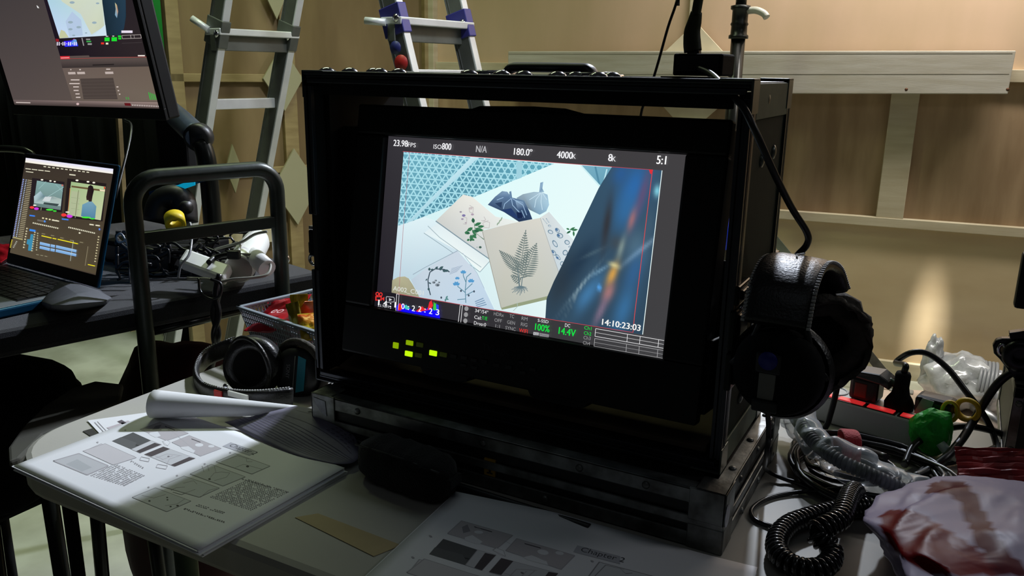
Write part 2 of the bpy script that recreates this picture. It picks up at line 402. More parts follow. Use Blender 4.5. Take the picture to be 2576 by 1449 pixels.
ladder_section(1.36, ((982, 0), (1040, 245)), ((1100, 190), (1160, 330), (1200, 470)), (1005, 52), .31, .14, BLUE)
bm = B(); tube(bm, [ony(568, 60, 1.75), ony(556, 180, 1.75), ony(545, 300, 1.72), ony(520, 420, 1.7), ony(482, 560, 1.7), ony(470, 640, 1.7)], .008, 8, smooth=5); tag(obj('hanging_cord', bm, BLKM), 'dark cord hanging behind near rail of the ladder left section', 'cord')
bm = B(); lathe(bm, [(0, 0), (.024, .001), (.024, .003), (0, .003)], ony(1010, 158, 1.337), (0, -1, 0), 20)
st = obj('sticker', bm, mat('red_sticker', (150, 24, 24), .5), rl)
bm = B(); lathe(bm, [(0, 0), (.02, .001), (.02, .003), (0, .003)], ony(996, 120, 1.337), (0, -1, 0), 20); obj('sticker', bm, mat('blue_sticker', (24, 30, 90), .5), rl)

# ================================================================== LIGHT STAND
BLKG = mat('black_gloss_steel', (26, 28, 26), .25, .4)
y0 = 2.45; base = Vector((-.083, y0, FZ)); tp = ony(1862, -60, y0); tp.x = ony(1857, 100, y0).x
rs = thing('light_stand', 'black and chrome light stand against the plywood wall behind the monitor case', 'stand', base)
pz = ony(1860, 95, y0).z
bm = B(); cyl(bm, base+Vector((0, 0, .35)), Vector((base.x, y0, pz)), .026, 20); obj('pole', bm, BLKG, rs)
bm = B(); cyl(bm, Vector((base.x, y0, pz)), Vector((base.x, y0, 1.5)), .02, 20); obj('inner_pole', bm, mat('dark_chrome', (60, 62, 60), .25, .8), rs)
z1_ = ony(1860, 12, y0).z; z0_ = ony(1860, 98, y0).z
bm = B(); lathe(bm, [(.026, 0), (.036, .001), (.036, .012), (.03, .016), (.029, .045), (.033, .052), (.029, .06), (.029, z1_-z0_-.02), (.036, z1_-z0_-.016), (.036, z1_-z0_-.004), (.02, z1_-z0_)], (base.x, y0, z0_), seg=24); cl = obj('clamp_collar', bm, mat('dark_cast', (44, 46, 46), .35, .7), rs)
bm = B(); q = ony(1880, 27, y0); tube(bm, [q, q+Vector((.035, -.01, 0)), q+Vector((.065, -.02, -.012)), q+Vector((.078, -.025, -.026))], .013, 10, smooth=4); obj('lock_lever', bm, mat('clear_grey_plastic', (190, 190, 180), .3), cl)
hub = Vector((base.x, y0, ony(1828, 455, y0).z))
bm = B(); lathe(bm, [(.026, -.03), (.04, -.025), (.04, .025), (.026, .03)], hub, seg=20); obj('hub', bm, BLKG, rs)
ft = onz(2262, 985, FZ+.01)
SLG = mat('stand_leg_steel', (150, 158, 146), .35, .7, noise_amt=.3, nscale=10)
for tgt in (ft, Vector((-.62, 1.95, FZ+.01)), Vector((-.45, 2.68, FZ+.01))):
    bm = B(); bar(bm, hub, tgt, .008, .032, Vector((0, 0, 1))); lg = obj('leg', bm, SLG, rs, .001)
    if tgt is ft:
        bm = B(); a, b = hub.lerp(ft, .80), hub.lerp(ft, .955); bar(bm, a, b, .0095, .034, Vector((0, 0, 1))); obj('tape_wrap', bm, mat('grey_tape', (92, 92, 88), .6, noise_amt=.5, nscale=30), lg)
    bm = B(); box(bm, tgt-Vector((.035, .02, .01)), tgt+Vector((.05, .02, .01))); obj('foot_pad', bm, mat('pad_grey', (150, 150, 146), .6), lg, .004)
bm = B(); za, zb2 = ony(1808, 622, y0).z, ony(1808, 545, y0).z; lathe(bm, [(.026, za), (.045, za), (.045, zb2), (.026, zb2)], (base.x, y0, 0), seg=20)
obj('blue_tape_roll', bm, mat('blue_tape', (0, 60, 255), .5), rs)

# ================================================================== TABLE
TX0, TX1, TY0, TY1 = -.30, 1.52, -.27, .465
TBL = mat('table_plastic', (184, 182, 174), .5, rgb2=(174, 171, 163), nscale=3, bump=.03, bscale=200, spec=.3)
rt = thing('folding_table', 'off-white plastic folding table under the monitor and papers', 'table', ((TX0+TX1)/2, (TY0+TY1)/2, FZ))
def rrect(x0, x1, y0, y1, r, n=8):
    P = []
    for cx, cy, a in ((x1-r, y1-r, 0), (x0+r, y1-r, 90), (x0+r, y0+r, 180), (x1-r, y0+r, 270)):
        for i in range(n+1):
            t = math.radians(a+90*i/n); P.append((cx+r*math.cos(t), cy+r*math.sin(t)))
    return P
bm = B(); prism(bm, [(x, y, T0-.042) for x, y in rrect(TX0, TX1, TY0, TY1, .10)], (0, 0, .042)); obj('table_top', bm, TBL, rt, .009)
LEGM = mat('table_leg_green_grey', (70, 84, 72), .4, .5)
for x in (TX0+.22, TX1-.25):
    for y in (TY0+.1, TY1-.1):
        bm = B(); cyl(bm, (x, y, T0-.04), (x, y, FZ), .014, 12); obj('leg', bm, LEGM, rt)
    bm = B(); cyl(bm, (x, TY0+.1, -.55), (x, TY1-.1, -.55), .009, 10); obj('cross_bar', bm, LEGM, rt)
tagm = mat('tan_tape', (178, 158, 116), .55, noise_amt=.12, nscale=15)
q = [onz(*p, T0+.0004) for p in ((742, 1302), (800, 1292), (1010, 1372), (940, 1400))]
bm = B(); prism(bm, q, (0, 0, .0004)); tag(obj('tape_strip', bm, tagm), 'strip of tan tape stuck on table between the two storyboard stacks', 'tape')
q = [onz(*p, T0+.0004) for p in ((2038, 1140), (2095, 1128), (2185, 1208), (2092, 1214))]
bm = B(); prism(bm, q, (0, 0, .0004)); tag(obj('tape_strip', bm, tagm), 'tan tape on table inside the coiled black cable', 'tape')

# ================================================================== SHALLOW FLIGHT CASE under the monitor case
LX0, LX1, LY0, LY1 = .028, .557, -.0435, .225
rc = thing('flight_case', 'shallow scuffed black and aluminium flight case lying under the monitor case', 'case', ((LX0+LX1)/2, (LY0+LY1)/2, T0))
PAN = mat('black_laminate', (17, 18, 19), .5, noise_amt=.3, nscale=30, bump=.1, bscale=200)
bm = B(); box(bm, (LX0+.003, LY0+.003, T0+.002), (LX1-.003, LY1-.003, -.003)); obj('case_body', bm, PAN, rc, .002)
def edge_bars(r, x0, x1, y0, y1, z0, z1, w, t, m, name='edge_trim', zb=None):
    """L profile aluminium along the twelve edges"""
    for y, sy in ((y0, 1), (y1, -1)):
        for z, sz in ((z0, 1), (z1, -1)):
            bm = B(); box(bm, (x0, min(y, y+sy*t), min(z, z+sz*w)), (x1, max(y, y+sy*t), max(z, z+sz*w)))
            box(bm, (x0, min(y, y+sy*w), min(z, z+sz*t)), (x1, max(y, y+sy*w), max(z, z+sz*t))); obj(name, bm, m, r, .0012)
    for x, sx in ((x0, 1), (x1, -1)):
        for z, sz in ((z0, 1), (z1, -1)):
            bm = B(); box(bm, (min(x, x+sx*t), y0, min(z, z+sz*w)), (max(x, x+sx*t), y1, max(z, z+sz*w)))
            box(bm, (min(x, x+sx*w), y0, min(z, z+sz*t)), (max(x, x+sx*w), y1, max(z, z+sz*t))); obj(name, bm, m, r, .0012)
        for y, sy in ((y0, 1), (y1, -1)):
            bm = B(); box(bm, (min(x, x+sx*t), min(y, y+sy*w*.8), z0), (max(x, x+sx*t), max(y, y+sy*w*.8), z1))
            box(bm, (min(x, x+sx*w*.8), min(y, y+sy*t), z0), (max(x, x+sx*w*.8), max(y, y+sy*t), z1)); obj(name, bm, m, r, .0012)
edge_bars(rc, LX0, LX1, LY0, LY1, T0, 0, .017, .003, ALUW)
bm = B(); box(bm, (LX0, LY0-.001, -.040), (LX1, LY0+.002, -.030)); obj('edge_trim', bm, ALUW, rc, .001)
bm = B(); box(bm, (LX1-.002, LY0, -.040), (LX1+.001, LY1, -.030)); obj('edge_trim', bm, ALUW, rc, .001)
for x in (LX0, LX1):
    for y in (LY0, LY1):
        sx = 1 if x == LX0 else -1; sy = 1 if y == LY0 else -1
        for z0_, z1_ in ((-.034, .0015), (T0, T0+.028)):
            bm = B()
            box(bm, (min(x-sx*.0015, x+sx*.036), min(y-sy*.0015, y+sy*.0015), z0_), (max(x-sx*.0015, x+sx*.036), max(y-sy*.0015, y+sy*.0015), z1_))
            box(bm, (min(x-sx*.0015, x+sx*.0015), min(y-sy*.0015, y+sy*.036), z0_), (max(x-sx*.0015, x+sx*.0015), max(y-sy*.0015, y+sy*.036), z1_))
            if z1_ > 0: box(bm, (min(x-sx*.0015, x+sx*.03), min(y-sy*.0015, y+sy*.03), -.0005), (max(x-sx*.0015, x+sx*.03), max(y-sy*.0015, y+sy*.03), .0015))
            obj('corner_plate', bm, ALUW, rc, .002)
def rivet(r, p, n, rad=.0042, m=ALUW, name='rivet'):
    bm = B(); lathe(bm, [(0, .0022), (rad*.6, .0018), (rad, .0004), (rad, -.001)], p, n, 12); return obj(name, bm, m, r)
for x in (.10, .28, .40, .475): rivet(rc, (x, LY0-.0005, -.0095), (0, -1, 0))
for x in (.19, .36): rivet(rc, (x, LY0-.0005, T0+.009), (0, -1, 0))
for y in (.02, .10, .18):
    rivet(rc, (LX1-.009, y, .0005), (0, 0, 1)); rivet(rc, (LX1+.0005, y+.02, T0+.009), (1, 0, 0)); rivet(rc, (LX1+.0005, y, -.010), (1, 0, 0))
STK = mat('worn_white_sticker', (205, 208, 222), .5, rgb2=(150, 152, 165), nscale=60)
bm = B(); prism(bm, [(LX0+.003, LY0-.0018, -.004), (LX0+.022, LY0-.0018, -.006), (LX0+.024, LY0-.0018, -.026), (LX0+.018, LY0-.0018, -.024), (LX0+.008, LY0-.0018, -.014)], (0, -.0006, 0)); obj('sticker', bm, STK, rc)
bm = B(); prism(bm, [(LX1+.0017, LY0+.006+.009*math.cos(a), -.024+.012*math.sin(a)) for a in [i*math.pi/8 for i in range(16)]], (.0006, 0, 0)); obj('sticker', bm, STK, rc)
# yellow tag with the figure 1
q0 = ony(1219, 1151, LY0+.0015); q1 = ony(1246, 1200, LY0+.0015)
tg = thing('number_tag', 'small yellow tag marked 1 on the front of the shallow flight case', 'tag', (q0.x, LY0, q1.z))
cv = Canvas(); cv.rect(0, 0, 1, 1, (178, 138, 20)); cv.poly([(.42, .2), (.62, .2), (.62, .85), (.42, .85)], (20, 18, 10)); cv.poly([(.25, .78), (.42, .85), (.42, .7), (.25, .66)], (20, 18, 10)); cv.rect(.25, .12, .78, .22, (20, 18, 10))
wv, hv = .0145, q0.z-q1.z
cv.build('tag_face', lambda u, v, h: Vector((q0.x+u*wv, LY0+.0007-h, q1.z+v*hv)), PRINT, tg)
bm = B(); box(bm, (q0.x, LY0+.0008, q1.z), (q0.x+wv, LY0+.0028, q0.z)); obj('tag_plate', bm, mat('tag_yellow', (178, 138, 20), .5), tg)

# ================================================================== MONITOR FLIGHT CASE
W, H, D = .5381, .3962, .1862
rm = thing('flight_case', 'upright open black flight case with the lit monitor mounted inside', 'case', (W/2, D/2, 0))
PANG = mat('dark_green_laminate', (22, 34, 24), .75, spec=.2, noise_amt=.15, nscale=30, bump=.05, bscale=150)
INN = mat('case_lining', (24, 23, 22), .8, spec=.2)
th = .009
FRB = mat('black_extrusion', (62, 64, 70), .32, .7, noise_amt=.15, nscale=50)
for nm, lo, hi, m in (('top_panel', (0, 0, H-th), (W, D, H), PAN), ('bottom_panel', (0, 0, 0), (W, D, th), PAN),
                      ('side_panel', (0, 0, th), (th, D, H-th), INN), ('side_panel', (W-th, 0, th), (W, D, H-th), PANG)):
    bm = B(); box(bm, Vector(lo)+Vector((.001,)*3), Vector(hi)-Vector((.001,)*3)); obj(nm, bm, m, rm)
bm = B(); box(bm, (.001, D-.004, .001), (W-.001, D-.001, .185)); obj('back_panel', bm, INN, rm)
# front and rear extrusions: outer band, groove, inner tongue
def ring_frame(y0, y1, m, gaps=False):
    e = .0015; wd = .016
    segs = [((-e, -e), (W+e, wd)), ((-e, H-wd), (W+e, H+e)), ((-e, wd), (wd-.004, H-wd)), ((W-wd+.004, wd), (W+e, H-wd))]
    for (x0, z0), (x1, z1) in segs:
        bm = B()
        horizontal = (x1-x0) > .1
        L = y1-y0
        if horizontal:
            zo = z0 if z0 < .1 else z1; s = 1 if z0 < .1 else -1
            box(bm, (x0, y0, min(zo, zo+s*.0045)), (x1, y1, max(zo, zo+s*.0045)))
            box(bm, (x0+.003, y0+.002, min(zo+s*.004, zo+s*.008)), (x1-.003, y1-.002, max(zo+s*.004, zo+s*.008)))
            box(bm, (x0+.006, y0, min(zo+s*.0085, zo+s*.014)), (x1-.006, y0+.006, max(zo+s*.0085, zo+s*.014)))
        else:
            xo = x0 if x0 < .1 else x1; s = 1 if x0 < .1 else -1
            parts = [(z0, z1)]
            if gaps and x0 < .1: parts = [(z0, .150), (.222, z1)]
            for za, zb in parts:
                box(bm, (min(xo, xo+s*.0045), y0, za), (max(xo, xo+s*.0045), y1, zb))
                box(bm, (min(xo+s*.004, xo+s*.008), y0+.002, za), (max(xo+s*.004, xo+s*.008), y1-.002, zb))
                box(bm, (min(xo+s*.0085, xo+s*.012), y0, za), (max(xo+s*.0085, xo+s*.012), y0+.006, zb))
                for gx in (.0012, .0026):   # fine grooves running up the outer face
                    box(bm, (min(xo-s*.0006, xo+s*.0002), y0+.003+gx*3, za), (max(xo-s*.0006, xo+s*.0002), y0+.005+gx*3, zb))
        obj('frame_extrusion', bm, m, rm, .0012)
FRR = mat('grey_extrusion', (96, 102, 96), .35, .75, noise_amt=.2, nscale=40)
ring_frame(-.002, .020, FRB, True); ring_frame(D-.014, D+.002, FRR)
# side angle irons, top and bottom, in bare aluminium
for z0, z1 in ((H-.036, H-.002), (.002, .03)):
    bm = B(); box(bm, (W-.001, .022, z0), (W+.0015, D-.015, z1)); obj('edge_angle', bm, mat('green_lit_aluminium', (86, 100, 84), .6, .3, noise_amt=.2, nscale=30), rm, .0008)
bm = B(); box(bm, (.03, .022, H), (W-.03, .05, H+.0015)); obj('edge_angle', bm, ALUB, rm)
for x0, x1 in ((-.0025, .03), (W-.03, W+.0025)):
    for y0, y1 in ((-.003, .024), (D-.022, D+.003)):
        for z0, z1 in ((H-.03, H+.0025), (-.0005, .028)):
            bm = B(); xo = x0 if x0 < .1 else x1-.0025
            box(bm, (xo, y0, z0), (xo+.0025, y1, z1))
            zo = z1-.0025 if z1 > .1 else z0
            box(bm, (x0, y0, zo), (x1, y1, zo+.0025)); obj('corner_brace', bm, FRR if y0 > 0 or x0 > .1 else FRB, rm, .001)
for y, z in ((.075, .318), (.13, .322), (.075, .06), (.12, .10), (.075, H-.018)):
    bm = B(); lathe(bm, [(0, .002), (.004, .0018), (.0075, .0004), (.0075, -.001)], (W, y, z), (1, 0, 0), 14); obj('rivet', bm, FRR, rm)
# row of disc rivets and leather-strap handle on top
for px, py, yy in ((822, 181, .03), (880, 183, .05), (955, 184, .09), (1003, 183, .12), (1180, 186, .03), (1212, 184, .07), (1262, 187, .03), (1318, 184, .05), (1402, 186, .03), (1448, 184, .06), (1505, 188, .03), (1540, 190, .05), (940, 184, .14), (1238, 187, .12)):
    x = ony(px, py, yy).x
    bm = B(); lathe(bm, [(0, .0062), (.005, .0058), (.010, .0025), (.011, -.001)], (x, yy, H), (0, 0, 1), 14); obj('rivet', bm, CHR, rm)
hx0, hx1 = .232, .342
bm = B(); tube(bm, [(hx0, .09, H+.001), (hx0+.006, .09, H+.0085), (hx0+.02, .09, H+.0098), (hx1-.02, .09, H+.0098), (hx1-.006, .09, H+.0085), (hx1, .09, H+.001)], .0055, 10, smooth=4, sy=2.2); hd = obj('carry_handle', bm, BLK, rm)
for x in (hx0-.012, hx1+.012):
    bm = B(); box(bm, (x-.02, .078, H-.001), (x+.02, .102, H+.0035)); obj('handle_plate', bm, CHR, hd, .0015)
    bm = B(); cyl(bm, (x-.03, .055, H+.003), (x+.025, .06, H+.0045), .0018, 8); obj('handle_pin', bm, CHR, hd)
bm = B(); box(bm, (.44, .03, H), (.49, .10, H+.003)); obj('top_plate', bm, BLKM, rm)
# latch on the left edge
bm = B(); box(bm, (-.010, .004, .165), (-.001, .018, .2)); box(bm, (-.013, .006, .168), (-.009, .016, .184)); lt = obj('butterfly_latch', bm, mat('latch_black', (30, 32, 36), .25, .8), rm, .002)
bm = B(); tube(bm, [(-.002, .01, .171), (-.012, .01, .166), (-.014, .01, .158), (-.008, .01, .153), (-.001, .01, .156)], .0022, 8, smooth=4); obj('latch_ring', bm, CHR, lt)
bm = B(); box(bm, (-.010, .005, .2), (-.001, .017, .205)); obj('latch_lip', bm, CHR, lt, .001)
# recessed lid hinges low on the right side
LTM = mat('hinge_black', (24, 28, 26), .25, .7)
for (y0, y1, z0, z1) in ((-.006, .04, .135, .178), (-.002, .045, .182, .202), (.14, D+.004, .18, .204), (-.008, .03, .095, .135)):
    bm = B(); box(bm, (W-.001, y0, z0), (W+.006, y1, z1)); box(bm, (W+.005, y0+.006, z0+.005), (W+.009, y1-.006, z1-.005)); obj('hinge_plate', bm, LTM, rm, .002)
bm = B(); tube(bm, [(W+.007, .0, .18), (W+.011, .03, .186), (W+.012, .045, .176), (W+.01, .047, .15)], .0015, 6, smooth=4); obj('hinge_rim', bm, CHR, rm)
bm = B(); tube(bm, [(W+.007, .135, .18), (W+.011, .128, .172), (W+.011, .124, .15)], .0015, 6, smooth=4); obj('hinge_rim', bm, FRR, rm)
bm = B(); tube(bm, [(W+.004, .13, .155), (W+.03, .15, .158), (W+.055, .155, .16)], .006, 10, smooth=3); hk = obj('headphone_hook', bm, CHR, rm)
bm = B(); box(bm, (W+.012, .14, .160), (W+.026, .165, .172)); obj('hook_knob', bm, mat('pink_grey_plastic', (170, 150, 140), .5), hk, .003)
# lining: sloping inner tray and uprights
bm = B(); TRY = mat('inner_tray', (112, 98, 84), .95, spec=.08, noise_amt=.25, nscale=25)
prism(bm, [(.02, .02, .0165), (W-.02, .02, .0165), (W-.02, .165, .05), (.02, .165, .05)], (0, 0, -.006)); obj('inner_tray', bm, TRY, rm, .001)
for x in (.0105, W-.0165):
    bm = B(); box(bm, (x, .024, .012), (x+.006, D-.006, H-.012)); obj('foam_lining', bm, INN, rm)
bm = B(); box(bm, (.02, .004, H-.026), (W-.02, .02, H-.013)); obj('foam_lining', bm, BLKM, rm)

bm = B(); box(bm, (.0165, .05, .012), (.045, .075, .33)); obj('foam_lining', bm, BLKM, rm)  # strip added to block light passing left of the monitor
# ================================================================== BROADCAST MONITOR
SX, SY, SZ, TL = .0835, .0161, .1089, .1614
SWm, SHm = .382, .215
NU = Vector((0, math.sin(TL), math.cos(TL))); NN = Vector((0, math.cos(TL), -math.sin(TL)))   # up the screen / into it
SO = Vector((SX, SY, SZ))
def mp(u, v, d=0): return SO+Vector((u, 0, 0))+NU*v+NN*d      # metres on the screen plane
rv = thing('monitor', 'black broadcast monitor leaning back inside the open flight case showing camera picture', 'monitor', (SX+SWm/2, .06, .02))
u0, u1, v0, v1 = -.043, .427, -.064, .252
def mbox(bm, a0, a1, b0, b1, d0, d1): obox(bm, mp(a0, b0, d0), Vector((a1-a0, 0, 0)), NU*(b1-b0), NN*(d1-d0))
BEZ = mat('monitor_black', (15, 15, 16), .5, spec=.3)
# bezel as a ring of four, recessed glass
bm = B()
mbox(bm, u0, u1, SHm+.0005, v1, -.006, .012); mbox(bm, u0, u1, v0, -.0005, -.006, .012)
mbox(bm, u0, -.0005, -.0005, SHm+.0005, -.006, .012); mbox(bm, SWm+.0005, u1, -.0005, SHm+.0005, -.006, .012); obj('bezel', bm, BEZ, rv, .003)
bm = B(); mbox(bm, u0+.004, u1-.004, v0+.003, v1-.004, .012, .05); mbox(bm, .04, SWm-.04, .01, .2, .05, .075); obj('housing', bm, BEZ, rv, .004)
pts = [mp(.115, v1-.001), mp(.13, v1+.004), mp(.2, v1+.006), mp(.24, v1+.005), mp(.27, v1-.001)]
bm = B(); prism(bm, pts, NN*.02); obj('top_bump', bm, BEZ, rv, .001)
for a, b in ((.075, .15), (.225, .305)):
    pts = [mp(a, v0+.002), mp(a+.006, v0-.007), mp(a+.016, v0-.010), mp(b-.016, v0-.010), mp(b-.006, v0-.007), mp(b, v0+.002)]
    bm = B(); prism(bm, pts, NN*.03); obj('foot', bm, BEZ, rv, .001)
for x in (u0-.004, u1):     # mounting ears to the case
    bm = B(); mbox(bm, x, x+.004, v0+.01, v0+.09, .01, .05); mbox(bm, x, x+.004, v0+.02, v0+.05, .01, .09); obj('mounting_bracket', bm, BEZ, rv, .001)
for x in (SX+u0-.004, SX+u1+.004):
    s = -1 if x < .2 else 1
    bm = B(); e_ = .0165 if s < 0 else W-.0165
    box(bm, (min(x, e_), .07, .07), (max(x, e_), .09, .16)); obj('mounting_bracket', bm, BEZ, rv)
H1 = homog([(973, 337), (1727, 388), (1662, 907), (945, 770)], [(0, 1), (1, 1), (1, 0), (0, 0)])
def A1(X, Y): return H1(920+X/3.0667, 320+Y/3.0667)
def A2(X, Y): return H1(920+X/3.3026, 700+Y/3.3026)
# buttons
LITB = mat('button_lit', (200, 255, 10), .4, emit=.95)
LITD = mat('button_half_lit', (160, 200, 0), .4, emit=.62); UNL = mat('button_unlit', (70, 84, 20), .5, emit=.12); BTN = mat('button_black', (26, 26, 28), .5)
def uvm(px, py):
    a, b = H1(px, py); return a*SWm, b*SHm
for px, py, w_, h_, m in ((1007, 867, 13, 15, LITD), (1041, 861, 17, 12, LITD), (1066, 866, 16, 11, UNL), (1039, 888, 18, 13, LITB), (1063, 892, 16, 11, UNL), (1099, 887, 18, 13, LITB), (1124, 891, 17, 11, UNL),
                          (1150, 895, 15, 9, BTN), (1176, 899, 15, 9, BTN), (1200, 905, 15, 9, BTN), (1225, 909, 15, 9, BTN), (1256, 918, 15, 9, BTN), (1286, 924, 15, 9, BTN), (1316, 912, 13, 8, BTN), (1345, 930, 15, 9, BTN), (1174, 918, 15, 8, BTN), (1201, 924, 15, 8, BTN), (1320, 938, 15, 9, BTN)):
    a, b = uvm(px, py); a2, b2 = uvm(px+w_/2, py+w_*.09); hh = h_/2/2.02/1000
    ww = (a2-a)
    bm = B(); mbox(bm, a-ww, a+ww, b-hh, b+hh, -.0075, -.004); obj('button', bm, m, rv, .0006)
lg = Canvas(); lg.text('TVLogic', 0, 0, 1, (44, 44, 46), .9)
a, b = uvm(1220, 872); lg.build('logo', lambda u, v, h: mp(a+u*.0085, b+v*.0085-.004, -.0064-h), PRINT, rv)

# ---- the picture on the monitor
cv = Canvas(A1)
cv.poly([(155, 40), (2485, 205), (2270, 1810), (60, 1390)], [(52, 50, 55), (66, 64, 66), (64, 64, 66), (34, 30, 38)])
cv.items[-1] = ([(0, 1), (1, 1), (1, 0), (0, 0)],)+cv.items[-1][1:]
IMG = [(280, 175), (2280, 332), (2117, 1618), (200, 1278)]
cv.poly(IMG, [(214, 248, 250), (236, 252, 252), (240, 254, 250), (196, 222, 232)])
TE1, TE2 = (96, 150, 172), (150, 200, 215)
PA = [(280, 175), (800, 222), (315, 735), (240, 757)]; PB = [(852, 226), (1440, 275), (830, 532), (350, 722)]
for reg, c0 in ((PA, [(108, 172, 190), (96, 160, 182), (100, 160, 180), (92, 150, 170)]), (PB, [(84, 150, 172), (98, 170, 190), (90, 150, 170), (84, 140, 162)])):
    cv.poly(reg, c0)
    d1, d2, d3 = math.radians(5), math.radians(63), math.radians(-57)
    for dd in (d1, d2, d3):
        nx, ny = -math.sin(dd), math.cos(dd)
        for k_ in range(-60, 90):
            off = k_*46; cx, cy = 600+nx*off, 450+ny*off
            if abs(off) > 1200: continue
            cv.line([(cx-math.cos(dd)*1300, cy-math.sin(dd)*1300), (cx+math.cos(dd)*1300, cy+math.sin(dd)*1300)], 10, (168, 222, 234), clipto=reg)
cv.poly([(800, 222), (855, 227), (350, 722), (308, 734)], [(196, 232, 242), (186, 226, 238), (170, 214, 228), (178, 220, 232)])
cv.poly([(1150, 255), (1195, 258), (1190, 385), (1148, 400)], (160, 210, 224))
cv.poly([(1640, 288), (1905, 308), (1800, 466)], [(122, 176, 196), (110, 168, 190), (104, 160, 184)])
cv.line([(1760, 300), (1790, 440)], 14, (84, 140, 165)); cv.line([(1850, 320), (1820, 440)], 10, (190, 230, 240))
cv.poly([(1640, 288), (1655, 289), (1806, 458), (1798, 468)], (205, 240, 244))
# table edge shade, lower left
cv.poly([(240, 757), (315, 735), (440, 690), (530, 720), (700, 955), (345, 1180), (300, 1155), (205, 1180)], [(214, 234, 242), (220, 240, 245), (226, 244, 248), (222, 240, 246), (206, 226, 236), (190, 214, 226), (192, 214, 226), (186, 210, 224)])
cv.poly([(440, 815), (530, 860), (700, 955), (870, 1120), (940, 1040), (600, 700)], [(226, 240, 244), (232, 246, 248), (236, 246, 246), (240, 250, 248), (226, 238, 240), (222, 234, 238)])
cv.line([(440, 815), (620, 940), (870, 1122), (945, 1038)], 5, (150, 172, 182)); cv.line([(470, 760), (560, 850), (880, 1085)], 5, (160, 180, 188))
# sheet with pressed leaves
cv.poly([(740, 515), (812, 535), (990, 690), (1190, 735), (900, 790), (945, 1022), (760, 890), (530, 722)], [(232, 232, 224), (236, 236, 228), (232, 234, 230), (236, 244, 240), (222, 224, 220), (206, 212, 214), (204, 208, 210), (206, 208, 204)])
cv.line([(530, 722), (760, 892), (945, 1024)], 8, (128, 150, 162))
G = (58, 120, 82); G2 = (44, 98, 70)
def leaf(x, y, L, wd, a, c, cc=None):
    cc = cc or cv; ca, sa = math.cos(a), math.sin(a)
    P_ = [(0, 0), (.25, .8), (.55, 1), (.8, .55), (1, 0), (.8, -.55), (.55, -1), (.25, -.8)]
    cc.poly([(x+p*L*ca-q_*wd*sa, y+p*L*sa+q_*wd*ca) for p, q_ in P_], c)
cv.line([(900, 870), (835, 815), (825, 740)], 4, (90, 130, 100)); cv.line([(835, 815), (800, 880)], 4, (90, 130, 100))
for x, y, L, wd, a, c in ((820, 740, 42, 13, -1.7, G2), (825, 760, 60, 13, -.4, G), (830, 780, 75, 13, .3, G), (815, 775, 55, 14, 2.6, G), (815, 800, 50, 13, .1, G2), (810, 790, 60, 12, 1.0, G), (850, 770, 55, 11, -.1, G), (795, 820, 45, 12, 3.3, G2), (800, 830, 48, 14, 1.4, G), (810, 830, 45, 12, .7, G), (790, 865, 24, 9, 2.6, G), (805, 865, 26, 9, .4, G), (798, 860, 24, 8, 1.5, G2), (770, 800, 30, 9, 2.0, G)): leaf(x, y, L, wd, a, c)
cv.line([(830, 815), (905, 868)], 3, (150, 160, 150)); cv.disc(872, 929, 11, 9, (70, 100, 90)); cv.disc(848, 928, 3, 3, (70, 100, 90))
for x, y, r_, c in ((745, 680, 14, (130, 122, 170)), (722, 652, 9, (150, 140, 160)), (812, 672, 12, (176, 160, 176)), (800, 625, 14, (206, 196, 196)), (735, 708, 10, (160, 146, 170)), (762, 738, 9, (176, 166, 176))): cv.disc(x, y, r_, r_*.7, c)
for P_ in ([(790, 600), (820, 620), (815, 660), (790, 655), (785, 620), (820, 615)], [(880, 720), (945, 735), (940, 780), (905, 775), (890, 740), (935, 720)], [(740, 690), (770, 700), (765, 750), (740, 745)], [(900, 690), (915, 715), (890, 725)]): cv.line(P_, 4, (190, 184, 184))
for i in range(5): leaf(1000+i*8, 760-i*11, 26, 5, -1.2+.2*(i % 2), (150, 172, 150))
# polythene bags
cv.poly([(1150, 545), (1200, 515), (1285, 497), (1345, 500), (1390, 520), (1402, 600), (1380, 650), (1330, 677), (1255, 640)], [(130, 156, 176), (150, 172, 186), (158, 186, 204), (176, 204, 220), (150, 186, 210), (168, 204, 224), (150, 186, 206), (130, 166, 192), (112, 134, 150)])
cv.poly([(1325, 500), (1335, 425), (1358, 418), (1350, 470), (1365, 500)], [(140, 170, 196), (120, 154, 184), (150, 184, 210), (110, 146, 176), (160, 196, 216)])
for P_ in ([(1340, 505), (1300, 560), (1290, 620)], [(1345, 505), (1340, 580), (1350, 640)], [(1350, 505), (1385, 560)], [(1335, 505), (1250, 560)]): cv.line(P_, 5, (200, 226, 240))
cv.poly([(930, 597), (985, 535), (1040, 490), (1080, 495), (1112, 540), (1210, 565), (1250, 650), (1273, 712), (1170, 732), (1055, 655)], [(60, 84, 120), (96, 124, 156), (120, 148, 176), (130, 160, 190), (90, 120, 156), (110, 140, 170), (50, 74, 110), (48, 68, 100), (34, 50, 80), (50, 70, 100)])
cv.poly([(1030, 640), (1110, 625), (1180, 720), (1060, 655)], (40, 62, 108)); cv.poly([(1140, 560), (1200, 575), (1225, 620), (1160, 640)], [(150, 180, 208), (130, 162, 194), (70, 96, 130), (60, 86, 124)])
cv.poly([(1098, 545), (1095, 495), (1110, 490), (1118, 545)], (104, 136, 168))
for P_ in ([(1110, 548), (1060, 590), (1050, 630)], [(1112, 550), (1120, 600), (1165, 650)], [(1118, 548), (1200, 600), (1230, 680)], [(1160, 640), (1200, 700)], [(1000, 560), (1050, 540)], [(1190, 640), (1215, 700)]): cv.line(P_, 5, (160, 192, 222))
cv.poly([(1150, 655), (1190, 660), (1200, 700), (1160, 705)], (24, 38, 74)); cv.poly([(985, 585), (1040, 575), (1035, 625)], (44, 64, 96))
